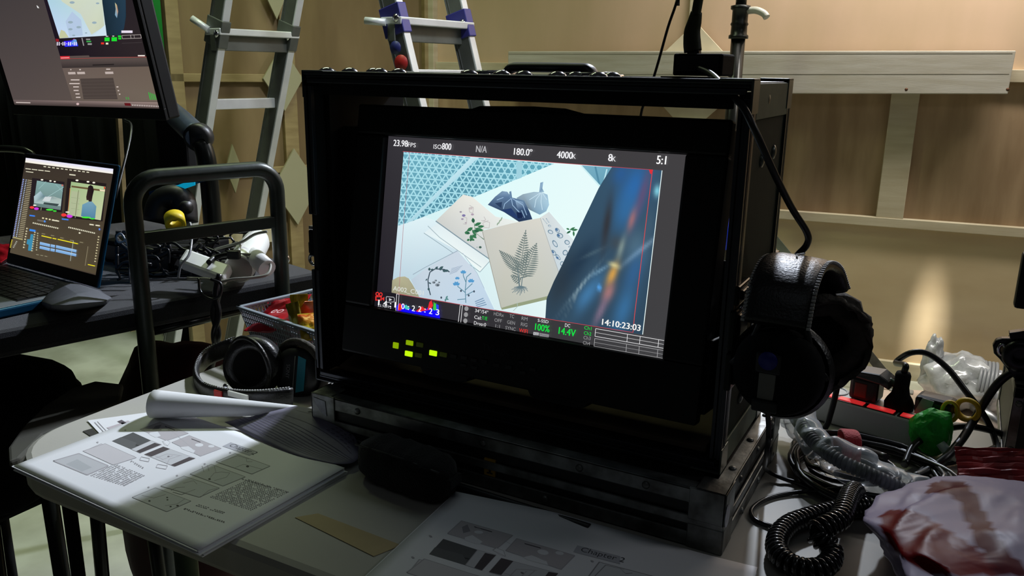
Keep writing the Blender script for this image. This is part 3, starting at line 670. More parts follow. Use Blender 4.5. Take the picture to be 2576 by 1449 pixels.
# right sheet of shells
cv.poly([(1332, 700), (1402, 655), (1440, 700), (1600, 890), (1545, 1010), (1480, 1140), (1415, 960)], [(222, 226, 222), (214, 222, 224), (228, 236, 238), (222, 232, 236), (208, 220, 228), (200, 214, 222), (206, 216, 220)])
for x, y, a_, b_, r_ in ((1390, 722, 22, 4, 1.0), (1370, 728, 30, 3, .9), (1405, 765, 12, 8, .4), (1412, 812, 22, 15, .5), (1465, 800, 22, 15, .9), (1485, 842, 26, 20, .4), (1447, 905, 32, 15, 1.0), (1540, 895, 22, 18, .6), (1435, 975, 26, 16, .9), (1525, 975, 20, 22, .2), (1470, 1010, 28, 12, .9), (1560, 930, 10, 8, 0), (1500, 1060, 14, 18, .2)):
    cv.disc(x, y, a_, b_, (110, 140, 160), rot=r_); cv.disc(x+1, y+1, a_*.72, b_*.68, (204, 216, 224), rot=r_)
for x, y in ((1475, 840), (1460, 795), (1430, 970), (1465, 1015)): cv.disc(x, y, 13, 8, (84, 120, 160), rot=.8)
for x, y, L, wd, a, c in ((1560, 800, 50, 8, -.5, G), (1575, 800, 50, 9, -.1, G), (1570, 805, 40, 8, 2.6, G2), (1590, 805, 45, 8, 1.5, G), (1560, 795, 28, 7, 3.5, G)): leaf(x, y, L, wd, a, c)
# lower left sheet: blue flowers
cv.poly([(345, 1180), (450, 1100), (700, 955), (850, 1130), (905, 1250), (985, 1420), (620, 1352), (410, 1310)], [(190, 206, 220), (200, 214, 226), (204, 216, 228), (204, 218, 232), (196, 216, 234), (190, 212, 230), (196, 214, 230), (190, 208, 222)])
cv.line([(360, 1138), (450, 1085), (700, 955)], 6, (160, 178, 192)); cv.line([(740, 975), (850, 1130), (905, 1250)], 4, (170, 190, 206))
cv.line([(640, 1120), (600, 1100), (530, 1095), (490, 1120), (475, 1180), (480, 1240), (495, 1298)], 8, (62, 78, 92))
for x, y, L, wd, a in ((485, 1110, 26, 10, -1.5), (530, 1098, 30, 9, -.8), (560, 1098, 40, 10, -.6), (585, 1105, 30, 9, .5), (600, 1110, 35, 10, 0), (495, 1105, 24, 7, -.4), (480, 1200, 24, 6, .5), (478, 1240, 26, 9, 1.3), (470, 1170, 22, 5, 2.2), (560, 1090, 24, 8, .8)): leaf(x, y, L, wd, a, (64, 92, 98))
for x, y, r_ in ((520, 1200, 14), (548, 1220, 18), (535, 1185, 10), (560, 1200, 9)): cv.disc(x, y, r_, r_*.7, (140, 150, 160)); cv.disc(x+3, y+2, r_*.5, r_*.4, (84, 98, 110))
for P_ in ([(765, 1360), (760, 1260), (770, 1160), (805, 1130)], [(760, 1280), (700, 1230)], [(762, 1260), (815, 1210)], [(765, 1200), (745, 1150), (745, 1115)], [(762, 1330), (700, 1335)], [(768, 1300), (825, 1270)]): cv.line(P_, 6, (96, 140, 160))
for x, y, r_ in ((692, 1215, 24), (745, 1122, 20), (805, 1192, 22), (700, 1168, 16)):
    for t_ in range(4): leaf(x, y+8, r_*1.3, r_*.45, -2.6+t_*.7, (88, 156, 206))
for x, y in ((728, 1267), (787, 1303), (828, 1272), (578, 1318)): cv.disc(x, y, 7, 9, (70, 84, 100))
for t_ in range(3): leaf(612, 1325, 26, 7, t_*1.3-.9, (90, 140, 140))
for i in range(6): cv.line([(640+i*3, 1100-i*9+38), (700+i*8, 1078-i*9+38)], 3, (150, 168, 190))
for i in range(4): cv.line([(835+i*4, 1352+i*14), (900+i*8, 1325+i*16)], 7, (120, 150, 180))
cv.poly([(205, 1180), (250, 1156), (300, 1152), (330, 1168), (360, 1215), (412, 1312), (200, 1278)], [(172, 168, 138), (182, 178, 146), (186, 182, 152), (176, 172, 144), (164, 160, 134), (160, 158, 130), (154, 150, 124)])
# fern sheet
cv.poly([(890, 800), (1110, 745), (1336, 702), (1420, 960), (1482, 1142), (1415, 1318), (1150, 1380), (1035, 1402), (960, 1100)], [(204, 204, 196), (212, 210, 200), (218, 216, 206), (206, 208, 202), (198, 204, 200), (196, 200, 190), (194, 198, 186), (190, 192, 180), (198, 200, 192)])
cv.poly([(1035, 1402), (1150, 1368), (1418, 1306), (1410, 1334), (1160, 1392), (1040, 1416)], (150, 160, 128)); cv.line([(890, 800), (962, 1100), (1035, 1402)], 5, (160, 160, 150))
cv.line([(1336, 702), (1420, 960), (1482, 1142)], 4, (168, 174, 176))
FG = (112, 126, 124)
def frond(x0, y0, x1, y1, n_, w_):
    cv.line([(x0, y0), (x1, y1)], 5, FG); a = math.atan2(y1-y0, x1-x0)
    for i in range(n_):
        t_ = (i+.5)/n_; L = w_*math.sin(math.pi*min(1, .25+t_*.75))**.8*(1.05-t_*.55)
        for s_ in (-1, 1): leaf(x0+(x1-x0)*t_, y0+(y1-y0)*t_, L, 5.5, a+s_*1.25, FG)
frond(1172, 1180, 1225, 795, 20, 84); frond(1165, 1100, 1020, 952, 15, 60); frond(1205, 1160, 1310, 898, 16, 96)
frond(1185, 1200, 1110, 1150, 6, 40)
for P_ in ([(1180, 1240), (1172, 1180)], [(1192, 1240), (1200, 1160)], [(1175, 1235), (1165, 1100)]): cv.line(P_, 6, (100, 120, 126))
for i in range(16):
    a = math.pi*(.08+.84*i/15); L = 50+28*((i*7) % 5)/4
    cv.line([(1185, 1232), (1185+math.cos(a)*L*.6, 1232+math.sin(a)*L*.5), (1185+math.cos(a+.15)*L, 1232+math.sin(a)*L*.95)], 4, (104, 126, 134))
cv.line([(1160, 1360), (1162, 1392), (1130, 1425)], 4, (170, 190, 186))
# blurred figure in a dark blue jacket
def lerpc(a, b, t): return tuple(x+(y-x)*t for x, y in zip(a, b))
SIL = [(1895, 302), (1845, 380), (1790, 470), (1740, 575), (1690, 680), (1640, 785), (1590, 890), (1545, 985), (1500, 1080), (1440, 1200), (1385, 1330), (1375, 1484)]
BLB = [(2060, 470, 1.9, 230, 100, (46, 104, 168), 1), (2000, 640, 1.9, 160, 80, (52, 108, 160), .8), (1960, 360, 2.0, 90, 60, (44, 92, 150), .8), (1850, 760, 1.72, 200, 30, (52, 54, 60), 1), (1925, 900, 1.4, 60, 60, (70, 68, 66), .5),
       (2080, 950, 1.7, 150, 90, (96, 128, 146), .6), (2130, 520, 1.85, 200, 34, (104, 78, 112), .75), (2045, 720, 1.85, 90, 26, (176, 112, 112), .8), (1960, 940, 1.85, 90, 22, (150, 168, 160), .7), (2110, 960, 2.45, 170, 18, (150, 178, 200), .75), (2060, 1120, 1.9, 160, 60, (50, 96, 146), .8),
       (1500, 1200, 1.95, 230, 90, (46, 58, 68), .9), (1640, 1040, 2.2, 200, 60, (34, 54, 74), .8), (1740, 980, 2.7, 90, 12, (96, 120, 130), .5), (1700, 1300, 2.2, 200, 60, (70, 130, 180), .8), (1640, 1250, 2.25, 190, 9, (150, 176, 186), .8), (1590, 1350, 2.05, 150, 6, (150, 170, 176), .7), (1790, 1120, 2.6, 90, 12, (130, 170, 196), .7),
       (1890, 1150, 1.95, 100, 34, (214, 160, 78), 1), (1905, 1075, .4, 40, 20, (216, 206, 150), .9), (1860, 1290, 2.0, 80, 38, (178, 120, 116), .9), (1800, 1430, 2.0, 130, 28, (140, 116, 138), .8), (1790, 1250, 1.6, 24, 14, (90, 176, 255), 1), (1975, 1420, 1.9, 200, 70, (58, 116, 166), .8), (1560, 1450, 1.8, 120, 60, (50, 74, 92), .7), (2243, 495, 1.7, 46, 26, (130, 206, 224), 1), (2180, 760, 1.7, 120, 40, (66, 92, 112), .7)]
def jcol(x, y):
    c = lerpc((56, 84, 106), (48, 72, 92), min(1, max(0, (y-300)/1200)))
    for bx, by, an, la, lb, bc, wt in BLB:
        dx, dy = x-bx, y-by; u_ = dx*math.cos(an)+dy*math.sin(an); v_ = -dx*math.sin(an)+dy*math.cos(an)
        c = lerpc(c, bc, wt*math.exp(-(u_/la)**2-(v_/lb)**2))
    return c
def jpt(s_, t_):
    x = t_*(len(SIL)-1); i = min(int(x), len(SIL)-2); f_ = x-i
    lx, ly = SIL[i][0]+(SIL[i+1][0]-SIL[i][0])*f_, SIL[i][1]+(SIL[i+1][1]-SIL[i][1])*f_
    tt = (ly-302)/1182; rx, ry = 2280-163*tt, 332+1286*tt
    return lx+(rx-lx)*s_, ly+(ry-ly)*s_
NS, NTT = 44, 70
for i in range(NTT):
    for j in range(NS):
        q = [jpt(j/NS, i/NTT), jpt((j+1)/NS, i/NTT), jpt((j+1)/NS, (i+1)/NTT), jpt(j/NS, (i+1)/NTT)]
        cv.poly(q, [jcol(*p) for p in q]); cv.layer -= 1
cv.layer += 1
# guide frame
RED = (190, 70, 82)
cv.line([(281, 176), (1200, 248), (2212, 328)], 4, RED); cv.line([(334, 180), (290, 760), (258, 1288)], 3, (176, 110, 118)); cv.line([(2208, 328), (2130, 930), (2060, 1460), (2046, 1600)], 5, (214, 74, 74)); cv.poly([(2180, 325), (2212, 328), (2205, 362), (2190, 358)], (220, 50, 60))
cv.line([(200, 1278), (1100, 1440), (2047, 1600)], 4, RED)
# top row of readings
def TW(t, X0, Y0, X1, Y1, h, c=(245, 245, 248), f=A1):
    """text running from one drawing point to another"""
    ua, va = f(X0, Y0); ub, vb = f(X1, Y1); vs, fs = text_tris(t); xs = [v.x for v in vs]; k = (ub-ua)/(max(xs)-min(xs)); kv = h/.72; x_ = min(xs); cv.layer += 1
    for dx in ((0, .0011) if h > .03 else (0,)):
        for fc in fs: cv.items.append(([(ua+dx+(vs[i].x-x_)*k, va+vs[i].y*kv) for i in fc], [lin(c)]*len(fc), cv.layer))
        cv.layer += 1
hh = .037
TW('23.98', 208, 131, 316, 139, hh); TW('FPS', 319, 139, 380, 144, hh*.68); TW('ISO', 516, 154, 577, 158, hh*.68); TW('800', 580, 160, 650, 165, hh); TW('N/A', 842, 182, 924, 188, hh, (180, 180, 184)); TW('180.0', 1134, 204, 1252, 211, hh); TW('\u00b0', 1254, 211, 1274, 212, hh*.9)
TW('4000', 1465, 230, 1586, 237, hh); TW('K', 1588, 237, 1613, 240, hh*.7); TW('8', 1863, 256, 1893, 258, hh); TW('K', 1895, 259, 1923, 262, hh*.7); TW('5:1', 2238, 280, 2310, 287, hh*1.15, (255, 255, 255))
# bottom strip (second drawing frame)
cv.f = A2; F2 = A2
cv.poly([(215, 118), (262, 128), (262, 258), (80, 230), (85, 110)], (28, 26, 34))
for x, y in ((104, 130), (132, 134)): cv.disc(x, y, 15, 18, (235, 52, 48)); cv.disc(x, y, 8, 10, (30, 26, 34))
cv.rect(88, 148, 140, 184, (235, 52, 48)); cv.rect(97, 156, 131, 176, (30, 26, 34)); cv.poly([(140, 168), (162, 154), (160, 188)], (235, 52, 48))
cv.frame([(180, 152), (238, 158), (244, 168), (242, 196), (180, 200), (176, 160)], 6, (170, 170, 176)); cv.poly([(200, 164), (226, 178), (200, 190)], (210, 210, 214))
cv.poly([(262, 272), (262, 232), (280, 210), (335, 226), (380, 262), (430, 276), (500, 262), (530, 235), (560, 262), (585, 215), (602, 225), (618, 340)], (20, 10, 250))
cv.poly([(275, 268), (275, 226), (290, 205), (310, 240), (300, 266)], (235, 40, 40)); cv.poly([(420, 275), (470, 235), (500, 262), (515, 262), (530, 200), (548, 184), (560, 230), (540, 262), (440, 282)], (236, 44, 50)); cv.poly([(560, 262), (566, 196), (576, 215), (584, 206), (588, 262), (572, 272)], (60, 200, 70)); cv.poly([(320, 236), (340, 220), (372, 252), (340, 262)], (70, 200, 190))
cv.poly([(590, 222), (606, 226), (608, 280), (590, 275)], (40, 60, 250))
cv.line([(262, 130), (256, 270)], 4, (235, 235, 240)); cv.line([(282, 134), (274, 262)], 3, (235, 235, 240)); cv.line([(262, 131), (282, 134)], 3, (235, 235, 240)); cv.line([(254, 268), (276, 272)], 3, (235, 160, 170))
gw = (250, 250, 252)
TW('23.98FPS', 108, 233, 218, 251, .017, (200, 200, 204), F2)
for ch, xa, xb, y in (('1', 110, 119, 222), ('4', 152, 182, 228), (':', 206, 216, 236), ('1', 244, 253, 242), ('0', 300, 324, 254), (':', 352, 362, 262), ('2', 386, 410, 272), ('2', 438, 462, 278), (':', 488, 498, 284), ('2', 526, 552, 296), ('3', 582, 608, 306)): TW(ch, xa, y, xb, y+3, .034, gw, F2)
TW('A002_C001', 232, 100, 482, 138, .027, (226, 230, 224), F2)
cv.frame([(784, 226), (802, 229), (788, 374), (768, 370)], 4, (240, 240, 242))
for y in (257, 307, 358): cv.disc(835-(y-257)*.09, y, 17, 20, (150, 150, 152))
hs = .0195; w_ = (238, 238, 240); g_ = (150, 150, 152); gn = (20, 225, 70)
for t, xa, ya, xb, yb, k_, c in (('34\u00b0/54\u00b0', 905, 286, 1012, 300, 1, w_), ('Cal:', 898, 340, 958, 348, 1, w_), ('T/E', 960, 348, 1005, 353, 1, gn), ('Drop:0', 896, 388, 995, 400, 1, w_), ('HDRx', 1058, 314, 1140, 326, 1, g_), ('OFF', 1064, 366, 1124, 376, 1, g_), ('1:1', 1072, 414, 1108, 421, .95, g_),
        ('TC', 1188, 334, 1225, 340, 1, g_), ('GEN', 1168, 384, 1232, 394, 1, g_), ('SYNC', 1154, 431, 1238, 445, 1, g_), ('RM', 1287, 354, 1335, 361, 1, g_), ('RIG', 1281, 403, 1334, 412, 1, g_), ('WIFI', 1266, 454, 1336, 465, 1.1, (244, 50, 44)),
        ('S-SSD', 1420, 370, 1508, 384, .85, w_), ('100%', 1396, 438, 1514, 454, 1.9, gn), ('DC', 1643, 414, 1686, 420, .95, w_), ('14.4V', 1590, 472, 1728, 492, 1.95, gn), ('Ch1', 1803, 436, 1862, 446, .95, gn), ('Ch2', 1799, 480, 1860, 490, .95, gn), ('Ch3', 1796, 518, 1854, 528, .95, g_), ('Ch4', 1791, 560, 1849, 570, .95, g_), ('14:10:23:03', 1948, 400, 2264, 450, 1.65, (248, 248, 244))): TW(t, xa, ya, xb, yb, hs*k_, c, F2)
cv.poly([(1386, 455), (1430, 462), (1428, 486), (1384, 480)], (196, 196, 200)); cv.poly([(1436, 464), (1514, 478), (1510, 502), (1434, 490)], (140, 140, 144)); TW('R3D', 1392, 479, 1424, 483, .012, (60, 60, 64), F2); TW('Proxy', 1442, 487, 1506, 497, .012, (90, 90, 92), F2)
L1, L2 = (236, 236, 238), (170, 170, 172)
for y0_, c in ((0, L1), (82, L2)):
    a = lambda t_: (1898-8*(y0_/82)+565*t_, 432+y0_+105*t_)
    for o_, w_ in ((0, 4), (32, 2.5), (64, 4)): cv.line([(a(0)[0]-o_*.1, a(0)[1]+o_), (min(a(1)[0], 2462)-o_*.1, a(1)[1]+o_)], w_, c)
    for t_ in (0, .465, .65, .92): cv.line([a(t_), (a(t_)[0]-6, a(t_)[1]+64)], 4, c)
cv.build('screen', lambda u, v, h: mp(u*SWm, v*SHm, .004-h), SCREEN, rv, step=6e-6)

# ================================================================== STORYBOARD STACKS
ZS = T0+.009
pL, pB, pR = onz(35, 1171, ZS), onz(500, 1384, ZS), onz(876, 1180, ZS)
U1 = (pB-pL).normalized(); LU_ = (pB-pL).length; V1 = Vector((-U1.y, U1.x, 0)); LV_ = abs((pR-pB).dot(V1))
def uv1(px, py):
    p = onz(px, py, ZS)-pL; return p.dot(U1), p.dot(V1)
def Z5(X, Y): return uv1(200+X/4.6, 1060+Y/4.6)
def Z3(X, Y): return uv1(X/2.4189, 850+Y/2.4189)
LG, MG, DG = (176, 172, 178), (120, 116, 120), (72, 66, 72)
pg = Canvas(Z5)
def panel(pts, fill=None, w=6, c=LG):
    if fill: pg.poly(pts, fill)
    pg.frame(pts, w, c)
# top row, shaded frames
panel([(700, 95), (930, 10), (1260, 140), (1010, 225)], (190, 184, 188)); pg.poly([(820, 130), (905, 118), (940, 170), (880, 190), (800, 150)], (228, 228, 232)); pg.disc(985, 100, 40, 12, (226, 226, 230)); pg.poly([(880, 55), (950, 40), (920, 90), (840, 100)], (140, 136, 142))
panel([(1070, 245), (1270, 165), (1640, 315), (1400, 405)], (190, 184, 188)); pg.poly([(1170, 300), (1260, 290), (1340, 340), (1320, 370), (1180, 320)], (228, 228, 232)); pg.disc(1385, 275, 48, 20, (230, 230, 234)); pg.disc(1525, 290, 36, 14, (226, 226, 230))
pg.line([(990, 60), (1105, 105)], 9, DG); pg.line([(1295, 205), (1400, 245)], 9, DG); pg.line([(960, 20), (1330, 340)], 3, LG)
pg.poly([(960, 235), (1010, 220), (1050, 245), (1020, 285), (985, 275)], (236, 236, 240)); pg.frame([(960, 235), (1010, 220), (1050, 245), (1020, 285)], 4, LG)
pg.poly([(375, 230), (620, 130), (830, 225), (600, 325)], (84, 84, 86)); pg.line([(600, 262), (720, 295)], 12, (44, 44, 46)); pg.poly([(375, 230), (480, 185), (660, 250), (640, 300), (600, 325)], (96, 96, 98))
panel([(600, 325), (830, 225), (950, 270), (700, 370)], (206, 206, 210), 4); pg.poly([(655, 348), (870, 250), (945, 272), (700, 370)], (74, 66, 70))
panel([(750, 385), (970, 295), (1340, 430), (1100, 525)], (204, 204, 208), 4); pg.poly([(750, 385), (970, 295), (1050, 322), (830, 412)], (78, 68, 72)); pg.poly([(1055, 508), (1270, 415), (1340, 432), (1105, 526)], (78, 68, 72)); pg.disc(1030, 410, 14, 9, MG)
for P_ in ([(880, 430), (1010, 380), (1180, 400)], [(950, 450), (1080, 400)], [(1010, 500), (1040, 440), (1160, 400)], [(870, 400), (960, 440)]): pg.line(P_, 5, LG)
# second row
panel([(60, 345), (250, 262), (640, 410), (440, 475)], (214, 210, 214)); pg.poly([(100, 360), (200, 340), (410, 430), (370, 455)], (196, 184, 188)); pg.line([(380, 460), (440, 330), (600, 400)], 5, LG); pg.line([(80, 345), (260, 330), (430, 400)], 4, LG)
pg.f = Z3
panel([(325, 750), (480, 705), (660, 780), (530, 835)], (196, 196, 200)); pg.poly([(400, 770), (470, 740), (560, 790), (500, 815)], (180, 182, 186)); panel([(505, 690), (640, 645), (830, 730), (690, 775)], (206, 202, 206), 3)
rnd = random.Random(3)
def scribble(quad, rows, cols, c, w, fill=.8, f=None):
    (ax, ay), (bx, by), (cx, cy), (dx, dy) = quad
    for i in range(rows):
        for j in range(cols):
            if rnd.random() > fill: continue
            a, b = (i+.5)/rows, (j+.1)/cols; b2 = (j+.55+rnd.random()*.35)/cols
            def at(s, t): x0, y0 = ax+(dx-ax)*s, ay+(dy-ay)*s; x1, y1 = bx+(cx-bx)*s, by+(cy-by)*s; return x0+(x1-x0)*t, y0+(y1-y0)*t
            pg.line([at(a, b), at(a, b2)], w, c, f=f); pg.layer -= 1
scribble([(700, 765), (890, 840), (760, 905), (545, 840)], 19, 13, (178, 174, 180), 3.0, .9)
scribble([(800, 745), (880, 790), (870, 800), (790, 755)], 2, 7, LG, 4)
panel([(860, 725), (910, 735), (905, 755), (850, 745)], None, 3); panel([(960, 770), (1020, 780), (1010, 800), (950, 790)], None, 3)
# chapter heading
pg.f = Z5
pg.poly([(1655, 290), (1750, 245), (2040, 345), (1970, 400)], (182, 182, 190))
cx_, cy_ = Z5(1700, 285)
pg.f = lambda x, y: (x, y)
pg.text('Chapter 2', cx_+.002, cy_+.001, .0082, (60, 60, 66), .95)
# lower row of four frames
pg.f = Z5
for q in ([(1580, 470), (1800, 375), (2205, 520), (1995, 612)], [(1280, 612), (1525, 500), (1920, 645), (1660, 750)], [(940, 752), (1210, 635), (1620, 775), (1385, 880)], [(610, 882), (880, 772), (1290, 925), (1010, 1048)]):
    panel(q, (212, 214, 218), 6, (150, 148, 152))
for P_ in ([(1640, 470), (1830, 400), (1960, 440)], [(1930, 430), (1935, 470), (2000, 470)], [(1800, 540), (1900, 500), (2120, 560)], [(1420, 520), (1440, 590)], [(1480, 510), (1500, 580)], [(1560, 520), (1580, 600)], [(1500, 670), (1560, 600), (1640, 590), (1740, 600), (1700, 650), (1560, 690)],
           [(1060, 800), (1120, 770), (1220, 765)], [(1080, 820), (1180, 850), (1260, 820), (1340, 790)], [(1200, 720), (1320, 690), (1360, 730)], [(720, 860), (860, 890), (1000, 850)], [(990, 980), (1130, 960), (1220, 900)], [(1400, 880), (1500, 800), (1590, 780)]): pg.line(P_, 5, (150, 148, 152))
for x, y, r_ in ((1945, 525, 14), (810, 925, 11), (1015, 885, 9), (1018, 912, 9), (1135, 980, 12), (1055, 990, 10), (1505, 672, 12)): pg.disc(x, y, r_*1.3, r_*.8, (70, 68, 72))
scribble([(1960, 670), (2440, 820), (1990, 1040), (1500, 880)], 22, 18, (146, 142, 152), 7, .9)
scribble([(1390, 960), (1700, 1055), (1660, 1075), (1330, 980)], 2, 12, (132, 128, 134), 8); scribble([(1220, 1005), (1690, 1165), (1680, 1180), (1200, 1020)], 2, 20, (120, 116, 122), 9)
scribble([(1880, 660), (2460, 830), (2450, 845), (1870, 675)], 1, 16, (140, 136, 146), 8)
for x, y in ((800, 765), (1130, 630), (1450, 495), (1745, 365), (530, 105), (210, 245)): pg.disc(x, y, 12, 8, LG)

def stack_thing(label, o, U, V, lu, lv, z0, layers, seed, warp=None):
    r = thing('storyboard_stack', label, 'papers', o+U*lu/2+V*lv/2+Vector((0, 0, z0-o.z)), 'printed storyboard stacks on the table')
    rn = random.Random(seed); z = z0
    for k_ in range(layers):
        t_ = (o.z-.0006-z0)/layers; a = rn.uniform(-.008, .008); dx, dy = rn.uniform(-.002, .003), rn.uniform(-.003, .003)
        Rm = Matrix.Rotation(a, 3, 'Z'); c = o+U*lu/2+V*lv/2
        pts = []
        for s, t in ((0, 0), (1, 0), (1, 1), (0, 1)):
            p = o+U*lu*s+V*lv*t; p = c+Rm @ (p-c)+U*dx+V*dy; pts.append(Vector((p.x, p.y, z)))
        bm = B(); prism(bm, pts, (0, 0, t_*.86)); obj('page_block', bm, PAPER, r); z += t_
    bm = B(); n1, n2 = 24, 16
    W_ = warp or (lambda s, t: 0)
    vs = [[bm.verts.new(o+U*lu*i/n1+V*lv*j/n2+Vector((0, 0, W_(i/n1, j/n2)))) for j in range(n2+1)] for i in range(n1+1)]
    for i in range(n1):
        for j in range(n2): bm.faces.new((vs[i][j], vs[i+1][j], vs[i+1][j+1], vs[i][j+1])).smooth = True
    obj('top_page', bm, PAPER, r, solid=.0003)
    return r
stk = stack_thing('storyboard stack with curled-back page hanging over front edge of table', pL, U1, V1, LU_, LV_, T0+.0004, 6, 5)
pg.build('printing', lambda u, v, h: pL+U1*u+V1*v+Vector((0, 0, .0003+h)), PRINT, stk, step=2e-6)
# second stack: the same pages, nearer the camera
a1, b1 = pL+U1*Z5(1700, 285)[0]+V1*Z5(1700, 285)[1], pL+U1*Z5(620, 130)[0]+V1*Z5(620, 130)[1]
Z2 = T0+.006
a2, b2 = onz(1443, 1386, Z2), onz(1124, 1357, Z2)
ang = math.atan2((b2-a2).y, (b2-a2).x)-math.atan2((b1-a1).y, (b1-a1).x)
R2 = Matrix.Rotation(ang, 3, 'Z'); U2, V2 = R2 @ U1, R2 @ V1
o2 = (a2+b2)/2 - R2 @ ((a1+b1)/2-pL); o2.z = Z2
stk2 = stack_thing('storyboard stack lying nearest the camera in front of shallow case', o2, U2, V2, .332, .222, T0+.0004, 4, 9, warp=lambda s, t: .006*max(0, t-.85)/.15*max(0, 1-abs(s-.35)*2))
pg.build('printing', lambda u, v, h: o2+U2*u+V2*v+Vector((0, 0, .0003+h+.006*max(0, v/.222-.85)/.15*max(0, 1-abs(u/.332-.35)*2))), PRINT, stk2, step=2e-6)
# loose sheet sticking out beneath the stack
q = [onz(*p, T0+.0012) for p in ((220, 1058), (385, 1036), (520, 1060), (270, 1112))]
lo = thing('loose_sheet', 'printed sheet poking out from under back of the left storyboard stack', 'paper', q[3])
bm = B(); prism(bm, q, (0, 0, .0003)); obj('sheet', bm, PAPER, lo)
c2 = Canvas(lambda x, y: (x, y)); c2.poly([(268, 1076), (322, 1058), (345, 1068), (290, 1088)], (190, 180, 186)); c2.poly([(295, 1060), (306, 1056), (328, 1069), (318, 1074)], (90, 82, 90)); c2.line([(238, 1062), (268, 1094)], 2, (160, 156, 164)); c2.line([(245, 1060), (275, 1092)], 1.5, (160, 156, 164))
c2.build('printing', lambda u, v, h: onz(u, v, T0+.0018), PRINT, lo)
q = [onz(*p, T0+.0005) for p in ((208, 1085), (232, 1078), (262, 1108), (250, 1112))]
bm = B(); prism(bm, q, (0, 0, .0003)); tag(obj('dark_sheet', bm, mat('dark_paper', (50, 48, 46), .7)), 'dark scrap of paper under the back-left corner of storyboard stack', 'paper')
# curled page
cr = thing('curled_page', 'page rolled back over the left storyboard stack, blank side up with printed flap', 'paper', onz(600, 1080, ZS))
bm = B(); C0, C1 = onz(386, 1016, ZS+.019), onz(745, 1026, ZS+.020); ax = (C1-C0).normalized(); up = Vector((0, 0, 1)); fr = ax.cross(up).normalized()
if fr.dot(CAM-C0) < 0: fr = -fr
rows = []; NT, NA = 16, 22
for i in range(NT+1):
    t_ = i/NT; R_ = .0185*(1-t_)+.006*t_; c = C0.lerp(C1, t_)-Vector((0, 0, .019*(1-t_)+.02*t_))+Vector((0, 0, R_+.0005+.010*t_))
    rows.append([bm.verts.new(c+fr*math.cos(a)*R_*(1.15)+up*math.sin(a)*R_) for a in [math.radians(-100+ (310)*k_/NA) for k_ in range(NA+1)]])
for i in range(NT):
    for k_ in range(NA): bm.faces.new((rows[i][k_], rows[i+1][k_], rows[i+1][k_+1], rows[i][k_+1])).smooth = True
obj('rolled_page', bm, PAPER, cr, solid=.0003)
net = [[(565, 1062, .000), (640, 1046, .010), (700, 1031, .022), (745, 1021, .026)], [(640, 1100, .002), (720, 1085, .014), (790, 1058, .024), (818, 1036, .027)],
       [(740, 1143, .001), (800, 1130, .006), (860, 1100, .015), (878, 1068, .018)], [(842, 1167, .0008), (880, 1166, .0008), (903, 1152, .001), (905, 1130, .003)]]
def catm(p, t):
    n_ = len(p)-1; x = min(t*n_, n_-1e-6); i = int(x); f_ = x-i
    p0 = p[i-1] if i else p[0]*2-p[1]; p3 = p[i+2] if i+2 <= n_ else p[-1]*2-p[-2]; p1_, p2_ = p[i], p[i+1]
    return .5*((2*p1_)+(p2_-p0)*f_+(2*p0-5*p1_+4*p2_-p3)*f_**2+(3*p1_-p0-3*p2_+p3)*f_**3)
NETP = [[onz(x, y, ZS+z) for x, y, z in r_] for r_ in net]
def flap(u, v): return catm([catm(r_, v) for r_ in NETP], u)
bm = B(); n_ = 16; vs = [[bm.verts.new(flap(i/n_, j/n_)) for j in range(n_+1)] for i in range(n_+1)]
for i in range(n_):
    for j in range(n_): bm.faces.new((vs[i][j], vs[i+1][j], vs[i+1][j+1], vs[i][j+1])).smooth = True
obj('printed_flap', bm, mat('printed_page_grey', (126, 122, 142), .65, noise_amt=.12, nscale=50), cr, solid=.0003)
c3 = Canvas()
for k_ in range(9):
    for i in range(10): c3.line([(i/10, .12+k_*.045), ((i+1)/10, .12+k_*.045)], .006, (84, 80, 104))
for k_ in range(9):
    v = .87-.004*k_; u_ = .2+k_*.075
    c3.line([(u_, v-.03), (u_+.03, v+.02)], .016, (70, 66, 84)); c3.line([(u_+.015, v+.03), (u_+.04, v-.03)], .012, (70, 66, 84)); c3.line([(u_, v), (u_+.045, v)], .010, (70, 66, 84))
for k_ in range(16): c3.line([(.5+.02*k_, .62+.06*(k_ % 3)), (.53+.02*k_, .64+.06*(k_ % 3))], .012, (86, 82, 98))
for v in (.58, .8): 
    for i in range(10): c3.line([(.1+i*.08, v), (.18+i*.08, v)], .006, (90, 86, 104))
c3.build('printing', lambda u, v, h: flap(min(max(u, 0), 1), min(max(v, 0), 1))+Vector((0, 0, .0006)), PRINT, cr)

# ================================================================== BLACK POUCH AND PEN
FAB = mat('black_fabric', (16, 16, 17), .9, bump=.5, bscale=500, sheen=.2, spec=.2)
rp = thing('pouch', 'small black zipped pouch in front of shallow flight case', 'pouch', (.2, -.085, T0))
bm = B(); rows = []; a_, b_ = Vector((.135, -.077, T0+.026)), Vector((.268, -.088, T0+.024))
for i in range(15):
    t_ = i/14; c = a_.lerp(b_, t_); e_ = (1-abs(2*t_-1)**5)**.4; 
    rows.append([bm.verts.new(c+Vector((0, math.copysign(abs(math.cos(q))**.6, math.cos(q))*.028*max(e_, .35), math.copysign(abs(math.sin(q))**.6, math.sin(q))*.0255*max(e_, .45)+.0015*math.sin(i*2.1+q)))) for q in [2*math.pi*k_/20 for k_ in range(20)]])
for A_, B_ in zip(rows, rows[1:]):
    for k_ in range(20): bm.faces.new((A_[k_], A_[(k_+1) % 20], B_[(k_+1) % 20], B_[k_])).smooth = True
bm.faces.new(rows[0][::-1]); bm.faces.new(rows[-1]); obj('pouch_body', bm, FAB, rp, .004)
